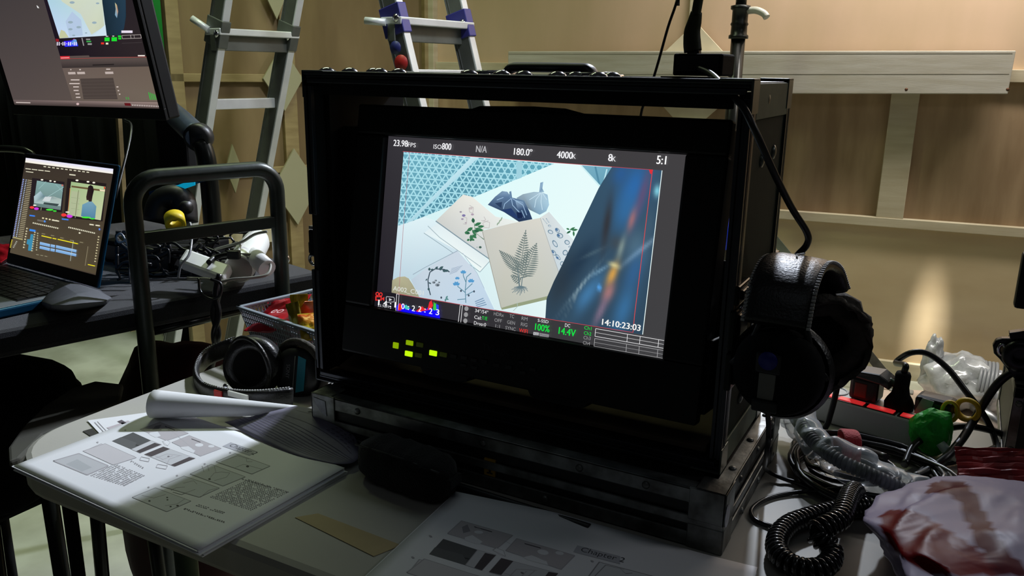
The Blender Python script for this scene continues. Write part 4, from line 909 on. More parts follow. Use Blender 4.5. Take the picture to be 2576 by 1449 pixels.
bm = B(); tube(bm, [(.14, -.098, T0+.044), (.2, -.104, T0+.046), (.262, -.106, T0+.042)], .0014, 6, smooth=4); obj('zipper', bm, BLK, rp)
bm = B(); box(bm, (.262, -.10, T0+.02), (.272, -.075, T0+.032)); obj('side_tab', bm, FAB, rp, .002)
a_, b_ = onz(1142, 1222, T0+.006), onz(1484, 1331, T0+.006)
rpn = thing('marker_pen', 'long black marker lying on table along front of the shallow case', 'pen', a_)
bm = B(); tube(bm, [a_, a_.lerp(b_, .62)], .0052, 14); obj('barrel', bm, BLK, rpn, .001)
bm = B(); tube(bm, [a_.lerp(b_, .622), a_.lerp(b_, .99), b_], .0056, 14); obj('cap', bm, BLK, rpn, .001)

# ================================================================== HEADPHONES
LEA = mat('black_leather', (26, 25, 25), .36, bump=.25, bscale=400, coat=.1)
PAD = mat('crinkled_pad', (62, 56, 48), .8, noise_amt=.4, nscale=50, bump=1, bscale=120)
STI = mat('grey_stitching', (170, 170, 170), .6)
def disc_cup(r, c, axis, R, depth, m_shell, m_pad, padr=None, rough=0, parts=('ear_cup', 'ear_pad')):
    bm = B(); lathe(bm, [(0, depth), (R*.55, depth*.98), (R*.82, depth*.75), (R*.9, depth*.2), (R*.86, 0), (0, 0)], c, axis, 28); cup = obj(parts[0], bm, m_shell, r)
    bm = B(); lathe(bm, [(R*.5, 0), (R*.5, -depth*.55), (R*.62, -depth*.85), (R*.8, -depth*.9), (R*.97, -depth*.62), (R*1.02, -depth*.3), (R*.95, 0)], c, axis, 40)
    if rough:
        for v in bm.verts: v.co += Vector((noise.noise(v.co*90), noise.noise(v.co*90+Vector((5, 0, 0))), noise.noise(v.co*90+Vector((0, 9, 0)))))*rough
    pad = obj(parts[1], bm, m_pad, r)
    bm = B(); lathe(bm, [(0, -depth*.2), (R*.52, -depth*.2), (R*.52, -depth*.1), (0, -depth*.1)], c, axis, 20); obj('speaker_cloth', bm, MATS['matt_black'], cup)
    return cup, pad
def band(bm, pts, wdir, wd, th_, smooth=6):
    P = smooth_path(pts, smooth); rows = []
    for i, p in enumerate(P):
        d = (P[min(i+1, len(P)-1)]-P[max(i-1, 0)]).normalized(); s = (wdir-d*wdir.dot(d)).normalized(); n = d.cross(s)
        rows.append([bm.verts.new(p+s*wd/2*math.copysign(abs(math.cos(q))**.5, math.cos(q))+n*th_/2*math.copysign(abs(math.sin(q))**.8, math.sin(q))) for q in [2*math.pi*k_/16 for k_ in range(16)]])
    for A_, B_ in zip(rows, rows[1:]):
        for k_ in range(16): bm.faces.new((A_[k_], A_[(k_+1) % 16], B_[(k_+1) % 16], B_[k_])).smooth = True
    bm.faces.new(rows[0][::-1]); bm.faces.new(rows[-1]); return P
# hanging on the right side of the case
hc = Vector((.592, .052, 0))
hr = thing('headphones', 'black headphones hanging on the right side of upright monitor case', 'headphones', (hc.x, hc.y, .05), 'black headphones')
near, far = Vector((.590, -.012, .128)), Vector((.606, .122, .128))
arc = [Vector((.586, -.02, .14)), Vector((.584, -.022, .175)), Vector((.584, .0, .208)), Vector((.585, .05, .221)), Vector((.592, .1, .208)), Vector((.60, .125, .18)), Vector((.603, .128, .14))]
bm = B(); P_ = band(bm, arc[1:6], Vector((1, .0, -.05)), .062, .014); hb = obj('headband', bm, LEA, hr)
for s in (-1, 1):
    bm = B()
    for i in range(0, len(P_)-1):
        for t_ in (0, .5):
            p = P_[i].lerp(P_[i+1], t_)+Vector((s*.0300, 0, 0)); d = (P_[i+1]-P_[i]).normalized(); n = Vector((1, 0, 0)).cross(d)
            n = n if n.z > 0 else -n
            box(bm, p+n*.0035-Vector((.0018, .001, .001)), p+n*.0035+Vector((.0018, .001, .0012)))
    obj('stitching', bm, STI, hb)
bm = B(); tube(bm, [P_[13]+Vector((-.004, 0, .0078)), P_[13]+Vector((.004, .003, .0078)), P_[14]+Vector((.002, .004, .0085)), P_[12]+Vector((0, 0, .0085)), P_[11]+Vector((.003, 0, .0074))], .0006, 5, smooth=3); obj('silver_scribble', bm, STI, hb)
disc_cup(hr, near, (-.1, -1, .05), .049, .02, BLKM, LEA); disc_cup(hr, far, (-.25, 1, .0), .053, .02, BLKM, PAD, rough=.006)
bm = B(); lathe(bm, [(.046, -.012), (.052, -.010), (.054, .0), (.050, .008), (.046, .004)], Vector((.612, .10, .126)), (.5, -1, 0), 60)
for v in bm.verts: v.co += Vector((noise.noise(v.co*80), noise.noise(v.co*80+Vector((5, 0, 0))), noise.noise(v.co*80+Vector((0, 9, 0)))))*.006
obj('velour_cover', bm, PAD, hr)
for c, y in ((near, -.016), (far, .124)):
    for s_ in (-1, 1): bm = B(); tube(bm, [Vector((c.x+s_*.02, y, c.z+.05)), Vector((c.x+s_*.03, y, c.z+.02)), Vector((c.x+s_*.045, y, c.z))], .003, 8, smooth=4); obj('yoke_arm', bm, BLK, hr)
bm = B(); q0, q1 = ony(1911, 934, -.03), ony(1947, 1008, -.03); box(bm, (q0.x, -.033, q1.z), (q1.x, -.028, q0.z)); obj('grey_tag', bm, mat('grey_tag', (112, 112, 106), .6), hr, .001)
bm = B(); box(bm, (q0.x-.004, -.036, q1.z-.012), (q1.x+.004, -.024, q1.z)); obj('cable_clip', bm, BLK, hr, .002); bm = B(); box(bm, (q0.x-.004, -.034, q0.z), (q1.x+.004, -.026, q0.z+.02)); obj('cable_clip', bm, BLK, hr, .002)
bm = B(); q0 = ony(1932, 908, -.034); lathe(bm, [(0, 0), (.009, 0), (.009, .001), (0, .001)], q0, (0, -1, 0), 16); obj('blue_dot', bm, mat('blue_dot', (20, 30, 130), .5), hr)
bm = B(); tube(bm, [ony(1930, 1020, -.03), ony(1934, 1090, -.025), ony(1928, 1150, -.02), onz(1926, 1180, T0+.02), onz(1965, 1202, T0+.006), onz(2010, 1216, T0+.004), onz(2060, 1240, T0+.004), onz(2100, 1262, T0+.004)], .0026, 8, smooth=6); obj('cable', bm, RUB, hr)

# lying on the table by the basket
hl = thing('headphones', 'black headphones lying on table left of the monitor case', 'headphones', (-.15, .04, T0), 'black headphones')
lc = onz(640, 925, T0+.038)
lc = ony(640, 918, .045); rc_ = ony(752, 935, .075)
arc = [ony(505, 905, .10), ony(498, 950, .04), ony(505, 985, -.01), ony(560, 1003, -.03), ony(620, 1012, -.02), ony(690, 1008, .01)]
arc = [ony(590, 870, .14), ony(520, 900, .10), ony(494, 945, .045), ony(512, 985, -.005), ony(575, 1004, -.03), ony(650, 1008, -.02), ony(735, 1000, .02)]
bm = B(); P_ = band(bm, arc, Vector((0, 0, 1)), .030, .010); hb = obj('headband', bm, LEA, hl)
bm = B()
for i in range(0, len(P_)-1):
    for t_ in (0, .5):
        p = P_[i].lerp(P_[i+1], t_)+Vector((0, 0, .0150)); box(bm, p-Vector((.0012,)*3), p+Vector((.0012,)*3))
obj('stitching', bm, STI, hb)
disc_cup(hl, lc, (-.35, .9, -.2), .043, .02, BLKM, LEA)
bm = B(); lathe(bm, [(0, .004), (.036, .003), (.043, -.001), (.046, -.012), (.044, -.02)], lc+Vector((.004, -.012, .002)), (.35, -.9, .25), 32); pd = obj('ear_pad', bm, BLKM, hl)
bm = B(); tube(bm, [lc+Vector((.004, -.010, .002))+Matrix.Rotation(-.1, 3, 'Z') @ Vector((math.cos(a)*.044, -.004, math.sin(a)*.044)) for a in [2*math.pi*k_/30 for k_ in range(30)]], .0035, 8, closed=True); obj('ear_pad_seam', bm, LEA, pd)
cup, pad = disc_cup(hl, rc_, (.2, -1, .25), .043, .018, BLK, LEA)
bm = B(); tube(bm, [rc_+Vector((math.cos(a)*.045, .004, math.sin(a)*.045)) for a in [2*math.pi*k_/30 for k_ in range(30)]], .006, 8, closed=True); obj('ear_pad', bm, PAD, hl)
axq = Vector((0, 0, 1)).rotation_difference(Vector((.2, -1, .25)).normalized()); fX = Vector((1, .2, 0)).normalized(); fZ = fX.cross(Vector((.2, -1, .25)).normalized()); fZ = fZ if fZ.z > 0 else -fZ
fN = Vector((.2, -1, .25)).normalized()
def facep(a, b, h=0): return rc_+fX*a+fZ*b+fN*(.0186+h)
bm = B(); prism(bm, [facep(*p) for p in ((.008, -.028), (.021, -.024), (.021, .022), (.008, .026))], fN*.0006); obj('teal_label', bm, mat('teal_label', (20, 130, 150), .5), cup)
tx = Canvas(); tx.text('SONY', 0, 0, 1, (150, 150, 152), .9)
tx.build('lettering', lambda u, v, h: facep(-.010+v*.006, .012-u*.006, .0004), PRINT, cup)
bm = B(); tube(bm, [facep(.003, -.025, .0004), facep(.003, .025, .0004)], .0004, 5); obj('label_line', bm, STI, cup)
bm = B(); q = ony(568, 972, -.035); lathe(bm, [(0, .002), (.004, .0015), (.004, 0)], q, (0, -1, .3), 12); obj('bolt', bm, CHR, hb)
bm = B(); box(bm, ony(543, 1002, -.036)-Vector((.004, .0, .008)), ony(552, 985, -.036)+Vector((.003, .003, 0))); obj('red_mark', bm, mat('red_mark', (190, 40, 40), .5), hb, .001)
bm = B(); q0, q1 = ony(575, 982, -.038), ony(627, 1006, -.036); box(bm, (q0.x, -.040, q1.z), (q1.x, -.037, q0.z)); obj('white_label', bm, mat('label_paper', (190, 190, 180), .6), hb)

# ================================================================== CONVERTER BOX, OVERHEAD CABLES
q0, q1 = ony(1701, 134, .10), ony(1820, 195, .10)
cb = thing('converter_box', 'small black converter box standing on top of the monitor case', 'electronics', ((q0.x+q1.x)/2, .1, H+.0035))
bm = B(); obox(bm, Vector((q0.x+.001, .088, H+.0036)), Vector((q1.x-q0.x, 0, -.0)), Vector((0, .05, 0)), Vector((0, 0, q0.z-H-.004)))
obj('box_body', bm, BLKM, cb, .002)
bm = B(); box(bm, (q0.x+.004, .0875, H+.008), (q1.x-.003, .089, q0.z-.003)); obj('face_plate', bm, BLK, cb, .001)
HDM = mat('olive_black_cable', (40, 46, 14), .5)
cx0 = ony(1746, 135, .112)
hb_ = thing('video_cable', 'thick dark cable dropping from above into top of the converter box', 'cable', cx0)
pl = [ony(1746, 128, .112), ony(1747, 60, .112)]
bm = B(); box(bm, cx0-Vector((.0065, .005, .002)), cx0+Vector((.0065, .005, .004))); obj('plug_tip', bm, BLK, hb_, .001)
bm = B(); tube(bm, [ony(1743, 130, .112), ony(1741, 108, .112), ony(1741, 80, .112), ony(1747, 55, .112), ony(1752, 30, .112)], [.0098, .0098, .0090, .0078, .0062], 14, smooth=5, sy=.7); obj('plug_body', bm, HDM, hb_)
bm = B(); tube(bm, [ony(1750, 40, .112), ony(1757, 0, .113), ony(1768, -60, .115), ony(1775, -160, .12), ony(1770, -300, .13), ony(1772, -900, .14)], .0052, 12, smooth=5); obj('cord', bm, HDM, hb_)
bm = B(); tube(bm, [ony(1757, 172, .085), ony(1790, 188, .06), ony(1830, 228, .02), ony(1868, 268, -.01), ony(1900, 330, -.02), ony(1945, 430, .0), ony(1990, 520, .04), ony(2030, 585, .07), ony(2030, 615, .085), ony(2008, 640, .09), ony(1988, 662, .09)], .0035, 10, smooth=6); tag(obj('cable', bm, RUB, loc=ony(1757, 172, .085)), 'black cable looping from the converter box down beside the case right side', 'cable')
bm = B(); tube(bm, [ony(1722, -900, .5), ony(1708, -60, .5), ony(1703, 0, .5), ony(1680, 70, .5), ony(1652, 170, .5), ony(1628, 245, .5), ony(1612, 290, .5), ony(1600, 420, .5), ony(1598, 600, .5), onz(1600, 760, T0) + Vector((0, 0, .004))], .0022, 8, smooth=5); tag(obj('cable', bm, RUB, loc=ony(1612, 290, .5)), 'thin black cable hanging down behind the monitor case', 'cable')

# ================================================================== RIGHT OF THE CASE: power strip, cords, bag
WST = mat('white_strip_plastic', (206, 208, 210), .42)
a_, b_ = onz(2008, 984, T0+.036), onz(2338, 1072, T0+.036); a_.z = b_.z = 0
ux = (b_-a_).normalized(); uy = Vector((-ux.y, ux.x, 0)); L = (b_-a_).length*1.03; h_ = .036
ps = thing('power_strip', 'white power strip with red lit switches at the back of the table', 'power strip', a_+ux*L/2+Vector((0, 0, T0)))
P0 = a_+Vector((0, 0, T0+.001))
bm = B(); obox(bm, P0, ux*L, uy*.052, Vector((0, 0, h_))); obj('strip_body', bm, WST, ps, .003)
RLT = mat('red_switch_lit', (235, 50, 52), .35, emit=.5)
for t_ in (.07, .30, .52, .76):
    bm = B(); obox(bm, P0+ux*(L*t_)+uy*.004+Vector((0, 0, h_)), ux*.034, uy*.013, Vector((0, 0, .0022))); sw = obj('red_switch', bm, RLT, ps, .001)
    bm = B(); obox(bm, P0+ux*(L*t_-.003)+uy*.002+Vector((0, 0, h_-.0002)), ux*.04, uy*.0165, Vector((0, 0, .001))); obj('switch_surround', bm, BLK, sw)
for t_ in (.22, .46, .70, .955):
    bm = B(); c = P0+ux*(L*t_)+uy*.035+Vector((0, 0, h_)); lathe(bm, [(.015, -.001), (.015, .001), (.018, .001), (.018, -.001)], c, (0, 0, 1), 20); obj('socket', bm, WST, ps)
def plug(t_, label, kind, m, color_side=None):
    c = P0+ux*(L*t_)+uy*.034+Vector((0, 0, h_+.001)); r = thing('power_plug', label, 'plug', c, 'plugs in the power strip')
    return r, c
# round moulded plug with arching lead
r_, c = plug(.70, 'tapered black plug in middle of power strip with lead arching over', 0, BLK)
c.z -= .0005; bm = B(); lathe(bm, [(0, 0), (.0185, 0), (.019, .006), (.0165, .012), (.0115, .02), (.0095, .03), (.0100, .046), (.0085, .05), (0, .051)], c, (0, 0, 1), 20); obj('plug_body', bm, BLKM, r_)
bm = B(); tp_ = c+Vector((0, 0, .048)); tube(bm, [tp_, tp_+Vector((.001, 0, .012)), ony(2254, 912, .43), ony(2290, 888, .42), ony(2335, 890, .42), ony(2385, 928, .41), ony(2430, 985, .40), ony(2472, 1040, .39), ony(2498, 1090, .39), onz(2512, 1140, T0+.004), onz(2520, 1165, T0+.004)], .0042, 10, smooth=6); obj('cord', bm, RUB, r_)
# angled plugs
r_, c = plug(.46, 'angular black plug with orange side at left end of power strip', 0, BLK)
bm = B(); q = [Vector((-.019, -.016, 0)), Vector((.019, -.016, 0)), Vector((.02, .016, 0)), Vector((-.019, .016, 0))]
obox(bm, c-ux*.02-uy*.016, ux*.038, uy*.032, Vector((0, 0, .034))); bl = obj('plug_body', bm, mat('plug_black', (24, 26, 24), .4), r_, .005)
bm = B(); prism(bm, [c-ux*.025-uy*.018+Vector((0, 0, .033)), c+ux*.02-uy*.018+Vector((0, 0, .03)), c+ux*.032-uy*.016+Vector((0, 0, .024)), c+ux*.03-uy*.016+Vector((0, 0, .036)), c+ux*.018-uy*.018+Vector((0, 0, .044)), c-ux*.012-uy*.018+Vector((0, 0, .042))], uy*.034); obj('grip', bm, mat('grip_grey', (70, 72, 72), .35), bl, .003)
bm = B(); obox(bm, c-ux*.012-uy*.0168+Vector((0, 0, .006)), ux*.016, uy*.002, Vector((0, 0, .02))); obj('side_inlay', bm, mat('orange_brown', (120, 40, 20), .5), bl, .001)
bm = B(); tube(bm, [c+ux*.026+Vector((0, 0, .034)), c+ux*.036+Vector((0, 0, .028)), c+ux*.038+Vector((0, .0, .01)), c+ux*.036+Vector((0, .0, -.02))], .0045, 10, smooth=5); cdd = obj('cord', bm, mat('grey_green_cord', (70, 90, 70), .5), r_)
bm = B(); cyl(bm, c+ux*.037+Vector((0, 0, .024)), c+ux*.038+Vector((0, 0, .014)), .0052, 12); obj('green_band', bm, mat('green_tape', (20, 190, 60), .45), cdd)
r_, c = plug(.955, 'black plug with pale face and yellow finger ring at right end of power strip', 0, BLK)
bm = B(); obox(bm, c-ux*.024-uy*.016, ux*.046, uy*.032, Vector((0, 0, .028))); bl = obj('plug_body', bm, MATS['plug_black'], r_, .006)
bm = B(); prism(bm, [c-ux*.022-uy*.0165+Vector((0, 0, .004)), c-ux*.004-uy*.0165+Vector((0, 0, .004)), c+ux*.0-uy*.0165+Vector((0, 0, .026)), c-ux*.014-uy*.0165+Vector((0, 0, .027))], -uy*.001); obj('pale_face', bm, mat('pale_grey', (150, 150, 160), .5), bl)
YEL = mat('yellow_plastic', (214, 178, 30), .45)
bm = B(); cc = c+ux*.036+Vector((0, 0, .020)); tube(bm, [cc+ux*.013*math.cos(a)+Vector((0, 0, 1))*.013*math.sin(a) for a in [2*math.pi*k_/24 for k_ in range(24)]], .0032, 10, closed=True, sy=1.6); obj('yellow_ring', bm, YEL, bl)
bm = B(); cc = c+ux*.020+Vector((0, 0, .018)); tube(bm, [cc+ux*.009*math.cos(a)+Vector((0, 0, 1))*.013*math.sin(a)-uy*.017 for a in [2*math.pi*k_/24 for k_ in range(24)]], .0024, 10, closed=True, sy=1.3); obj('yellow_ring', bm, YEL, bl)

# green taped bundle
gc = onz(2345, 1095, T0+.026)
gt = thing('taped_cable_end', 'bright green taped lump at the right end of power strip', 'tape', (gc.x, gc.y, T0))
GTM = mat('green_gaffer_tape', (16, 176, 46), .5, noise_amt=.1, nscale=60)
bm = B(); bmesh.ops.create_icosphere(bm, subdivisions=4, radius=1)
for v in bm.verts:
    d = v.co.copy(); k_ = 1+.25*noise.noise(d*1.6)+.10*abs(noise.noise(d*3)); v.co = Vector((gc.x, gc.y, T0+.031))+Vector((d.x*.0255*k_, d.y*.023*k_, d.z*.027*k_*(1.12 if d.z > 0 else 1)))
obj('tape_wrap', bm, GTM, gt)
bm = B(); tube(bm, [gc+Vector((.01, -.02, .0)), gc+Vector((.022, -.024, -.012)), gc+Vector((.026, -.02, -.02))], .006, 8, smooth=3); obj('clear_tail', bm, mat('clear_tape', (190, 215, 200), .3), gt)

# coiled black cable on the table, red tie round it
RUBG = mat('black_cable_sheen', (24, 24, 26), .3)
cc = thing('coiled_cable', 'black cable coiled in wide loops on the table right of the cases', 'cable', (.665, .225, T0))
def loop(cx, cy, rx, ry, z, rad, ph=0, n=40, wob=.004, seed=0, a0=0, a1=2*math.pi):
    return [Vector((cx+math.cos(a)*rx*(1+wob*10*noise.noise(Vector((math.cos(a)*2, math.sin(a)*2, seed)))), cy+math.sin(a)*ry*(1+wob*10*noise.noise(Vector((math.cos(a)*2, math.sin(a)*2, seed+9)))), z+.003*math.sin(a*2+seed))) for a in [a0+(a1-a0)*k_/n for k_ in range(n+1)]]
bm = B(); P_ = []
for k_ in range(6):
    P_ += loop(.660+.003*k_, .222-.005*k_, .083+.004*(k_ % 3), .080+.005*((k_*2) % 3), T0+.006+.0055*(k_ % 3), .0035, seed=k_*1.7, n=36, wob=.010)[:-1]
tube(bm, P_, .0036, 8); obj('loops', bm, RUBG, cc)
bm = B(); P_ = loop(.648, .198, .048, .036, T0+.012, .003, seed=3, wob=.012)+loop(.650, .196, .052, .040, T0+.019, .003, seed=5, wob=.012); tube(bm, P_, .0032, 8); obj('inner_loop', bm, RUBG, cc)
rtp = onz(2136, 1108, T0+.03)
rv_ = thing('cable_tie', 'red fabric tie wrapped around back of the coiled black cable', 'cable tie', (rtp.x, rtp.y, T0))
bm = B(); RED_ = mat('red_velcro', (178, 24, 44), .8, bump=.5, bscale=400, sheen=.4)
band(bm, [rtp+Vector((-.004, .022, -.018)), rtp+Vector((-.006, .016, .004)), rtp+Vector((0, 0, .012)), rtp+Vector((.006, -.014, .006)), rtp+Vector((.008, -.022, -.018))], Vector((1, .35, 0)), .020, .0035, 5); obj('strap', bm, RED_, rv_)
bm = B(); band(bm, [rtp+Vector((-.02, .004, -.008)), rtp+Vector((-.010, -.004, -.002)), rtp+Vector((.0, -.014, -.010))], Vector((.2, .3, 1)), .012, .002, 4); obj('strap_end', bm, RED_, rv_)
# black lead from the headphones looping up beside the power strip
bm = B(); tube(bm, [ony(1952, 1012, .30), ony(2000, 1024, .30), ony(2052, 1012, .31), ony(2100, 970, .32), ony(2138, 925, .33), ony(2142, 908, .335), ony(2130, 912, .34), ony(2112, 950, .34), ony(2098, 1010, .33), ony(2084, 1060, .32), onz(2078, 1090, T0+.004), onz(2150, 1120, T0+.004), onz(2230, 1150, T0+.03)], .0040, 10, smooth=6); tag(obj('cable', bm, RUB, loc=onz(2078, 1090, T0)), 'thin black lead looping upward in front of the power strip', 'cable')
# thick cables by the black case on the right
bm = B(); tube(bm, [ony(2590, 925, .36), ony(2545, 938, .36), ony(2510, 965, .36), ony(2478, 1010, .36), ony(2448, 1060, .35), onz(2420, 1105, T0+.03), onz(2380, 1150, T0+.02), onz(2340, 1180, T0+.008), onz(2300, 1200, T0+.006)], .0052, 10, smooth=6); tag(obj('cable', bm, RUB, loc=onz(2300, 1200, T0)), 'thick black cable rising to the top right over the green taped lump', 'cable')
bm = B(); tube(bm, [onz(2275, 1170, T0+.008), onz(2300, 1120, T0+.02), onz(2360, 1085, T0+.03), onz(2430, 1072, T0+.032), onz(2500, 1085, T0+.02), onz(2540, 1100, T0+.012)], .0045, 10, smooth=6); tube(bm, [onz(2540, 1110, T0+.006), onz(2470, 1140, T0+.006), onz(2400, 1160, T0+.006), onz(2330, 1176, T0+.006), onz(2290, 1225, T0+.006)], .0042, 10, smooth=6)
tag(obj('cable', bm, RUBG, loc=onz(2400, 1140, T0)), 'black cables bowing across table into the black case at right', 'cable')

# spiral lead
def helix(path, R, r, pitch, seg=7, smooth=8):
    P = smooth_path(path, smooth); pts = []; d0 = (P[1]-P[0]).normalized(); s = (Vector((0, 0, 1))-d0*d0.z).normalized(); ph = 0; bm = B()
    for i in range(len(P)-1):
        seglen = (P[i+1]-P[i]).length; d = (P[min(i+2, len(P)-1)]-P[max(i-1, 0)]).normalized(); n_ = max(2, int(seglen/pitch*14))
        s = (s-d*s.dot(d)).normalized(); t = d.cross(s)
        for k_ in range(n_):
            ph += 2*math.pi*seglen/pitch/n_; p = P[i].lerp(P[i+1], k_/n_); pts.append(p+s*math.cos(ph)*R+t*math.sin(ph)*R)
    tube(bm, pts, r, seg); return bm
def Z7(X, Y, z): return onz(1800+X/3.227, 1000+Y/3.227, T0+z)
SPR = mat('glossy_black_cord', (18, 18, 20), .22, coat=.3)
sp = thing('spiral_cord', 'thick glossy black spiral lead curled in a loop on table front right', 'cord', onz(2090, 1380, T0))
path = [Z7(1480, 905, .012), Z7(1330, 900, .013), Z7(1180, 890, .013), Z7(1060, 905, .013), Z7(900, 935, .013), Z7(720, 985, .013), Z7(590, 1040, .013), Z7(510, 1130, .013), Z7(500, 1240, .013), Z7(580, 1340, .013), Z7(720, 1395, .013), Z7(860, 1385, .014),
        Z7(940, 1310, .016), Z7(930, 1215, .020), Z7(850, 1150, .026), Z7(815, 1090, .032), Z7(900, 1045, .036), Z7(1010, 985, .038), Z7(1050, 900, .038), Z7(1080, 820, .034), Z7(1120, 760, .028), Z7(1150, 800, .016), Z7(1180, 860, .014)]
bm = helix(path, .0088, .0028, .0060); obj('coils', bm, SPR, sp)
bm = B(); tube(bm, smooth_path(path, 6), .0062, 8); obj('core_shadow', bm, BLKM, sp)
bm = B(); tube(bm, [Z7(1120, 740, .03), Z7(1000, 738, .02), Z7(860, 752, .01), Z7(700, 765, .004), Z7(500, 795, .003), Z7(360, 850, .003), Z7(290, 920, .003), Z7(320, 990, .003), Z7(420, 1035, .003), Z7(530, 1062, .006)], .0026, 8, smooth=6); obj('straight_lead', bm, RUBG, sp)

# clear-wrapped corrugated cable lying over the coil
wr = thing('wrapped_cable', 'corrugated dark cable in clear plastic sleeve lying across the coiled cable', 'cable', onz(2100, 1150, T0))
wp = [onz(1972, 1000, T0+.045), onz(2010, 1062, T0+.048), onz(2055, 1118, T0+.046), onz(2110, 1158, T0+.042), onz(2180, 1190, T0+.036), onz(2250, 1222, T0+.026), onz(2310, 1250, T0+.018)]
bm = helix(wp, .0062, .0027, .0052, 6, 6); obj('corrugated_cable', bm, mat('dark_grey_conduit', (44, 48, 54), .5), wr)
bm = B(); tube(bm, smooth_path(wp, 6), .0055, 8); obj('inner_hose', bm, BLKM, wr)
FILM = bpy.data.materials.new('clear_film'); FILM.use_nodes = True; nt = FILM.node_tree; nt.nodes.clear()
o_ = nt.nodes.new('ShaderNodeOutputMaterial'); mx = nt.nodes.new('ShaderNodeMixShader'); tr = nt.nodes.new('ShaderNodeBsdfTransparent'); gl = nt.nodes.new('ShaderNodeBsdfPrincipled')
gl.inputs['Base Color'].default_value = (.55, .6, .66, 1); gl.inputs['Roughness'].default_value = .22; gl.inputs['Specular IOR Level'].default_value = 1
lw = nt.nodes.new('ShaderNodeLayerWeight'); lw.inputs[0].default_value = .45; mr = nt.nodes.new('ShaderNodeMapRange'); mr.inputs['To Min'].default_value = .22; mr.inputs['To Max'].default_value = .75
nt.links.new(lw.outputs['Facing'], mr.inputs['Value']); nt.links.new(mr.outputs[0], mx.inputs[0]); nt.links.new(tr.outputs[0], mx.inputs[1]); nt.links.new(gl.outputs[0], mx.inputs[2]); nt.links.new(mx.outputs[0], o_.inputs[0])
bm = B(); tube(bm, smooth_path(wp, 12), .0185, 22, caps=False)
for v in bm.verts:
    k_ = Vector((noise.noise(v.co*55), noise.noise(v.co*55+Vector((7, 0, 0))), noise.noise(v.co*55+Vector((0, 7, 0))))); v.co += k_*.009+Vector((.0, .004, .0))
obj('plastic_sleeve', bm, FILM, wr)

# plastic carrier bag with red print
BAGM = bpy.data.materials.new('thin_white_plastic'); BAGM.use_nodes = True; nt = BAGM.node_tree; b_n = nt.nodes['Principled BSDF']
at_ = nt.nodes.new('ShaderNodeAttribute'); at_.attribute_name = 'col'; b_n.inputs['Roughness'].default_value = .36; b_n.inputs['Specular IOR Level'].default_value = .08
nt.links.new(at_.outputs['Color'], b_n.inputs['Base Color']); b_n.inputs['Subsurface Weight'].default_value = 0
mx = nt.nodes.new('ShaderNodeMixShader'); tl = nt.nodes.new('ShaderNodeBsdfTranslucent'); nt.links.new(at_.outputs['Color'], tl.inputs[0]); mx.inputs[0].default_value = .05
ns = nt.nodes.new('ShaderNodeTexNoise'); ns.inputs['Scale'].default_value = 13; ns.inputs['Detail'].default_value = 2; ns.inputs['Distortion'].default_value = 1.5; bp = nt.nodes.new('ShaderNodeBump'); bp.inputs['Strength'].default_value = .15; bp.inputs['Distance'].default_value = .012
tcn = nt.nodes.new('ShaderNodeTexCoord'); nt.links.new(tcn.outputs['Object'], ns.inputs['Vector']); nt.links.new(ns.outputs['Fac'], bp.inputs['Height']); nt.links.new(bp.outputs[0], b_n.inputs['Normal'])
nt.links.new(b_n.outputs[0], mx.inputs[1]); nt.links.new(tl.outputs[0], mx.inputs[2])
tp2 = nt.nodes.new('ShaderNodeBsdfTransparent'); mx2 = nt.nodes.new('ShaderNodeMixShader'); mx2.inputs[0].default_value = .93; nt.links.new(tp2.outputs[0], mx2.inputs[1]); nt.links.new(mx.outputs[0], mx2.inputs[2]); nt.links.new(mx2.outputs[0], nt.nodes['Material Output'].inputs[0])
def pix(p):
    d = p-CAM; w_ = d.dot(_f); return 1288+FL*d.dot(_r)/w_, 724.5-FL*d.dot(_u)/w_
def inside(p, poly):
    r = False; n_ = len(poly)
    for i in range(n_):
        (x0, y0_), (x1, y1_) = poly[i], poly[(i+1) % n_]
        if (y0_ > p[1]) != (y1_ > p[1]) and p[0] < (x1-x0)*(p[1]-y0_)/(y1_-y0_)+x0: r = not r
    return r
def zz(pts): return [(1800+x/3.227, 1000+y/3.227) for x, y in pts]
STR = [zz([(1690, 775), (1760, 680), (2010, 680), (2110, 790), (2290, 1120), (2560, 1449), (2300, 1449), (2110, 1170), (1960, 830), (1900, 780)])]
DRK = [zz([(1330, 960), (1420, 915), (1560, 910), (1700, 960), (1960, 1120), (2200, 1290), (2400, 1449), (1880, 1449), (1700, 1420), (1560, 1330), (1420, 1200), (1340, 1060)])]
BC = Vector((.858, .035, T0)); bgt = thing('plastic_bag', 'crumpled translucent white carrier bag with dark red stripe at front right', 'bag', BC)
bm = B(); lay = bm.loops.layers.float_color.new('col'); bmesh.ops.create_icosphere(bm, subdivisions=6, radius=1)
for v in bm.verts:
    d = v.co.normalized(); r1 = 1-abs(noise.noise(d*1.7+Vector((3, 1, 0))))*.9; r2 = 1-abs(noise.noise(d*4.2+Vector((0, 5, 2))))*1.2; r3 = noise.noise(d*11)
    k_ = .80+.22*r1+.05*r2-.035*abs(noise.noise(d*3+Vector((1, 8, 3))))*2+.004*r3; z = d.z*k_*.040
    v.co = Vector((BC.x+d.x*.175*k_, BC.y+d.y*.158*k_, T0+.002+max(0, .032+z)))
wc, sc_, dc, ic = lin((164, 154, 174)), lin((84, 24, 34)), lin((104, 4, 8)), lin((160, 120, 134))
for f_ in bm.faces:
    f_.smooth = True
    for lp in f_.loops:
        p = pix(lp.vert.co); c = wc
        if any(inside(p, q) for q in DRK): c = dc
        if any(inside(p, q) for q in STR): c = sc_
        lp[lay] = c+(1,)
obj('bag_film', bm, BAGM, bgt)
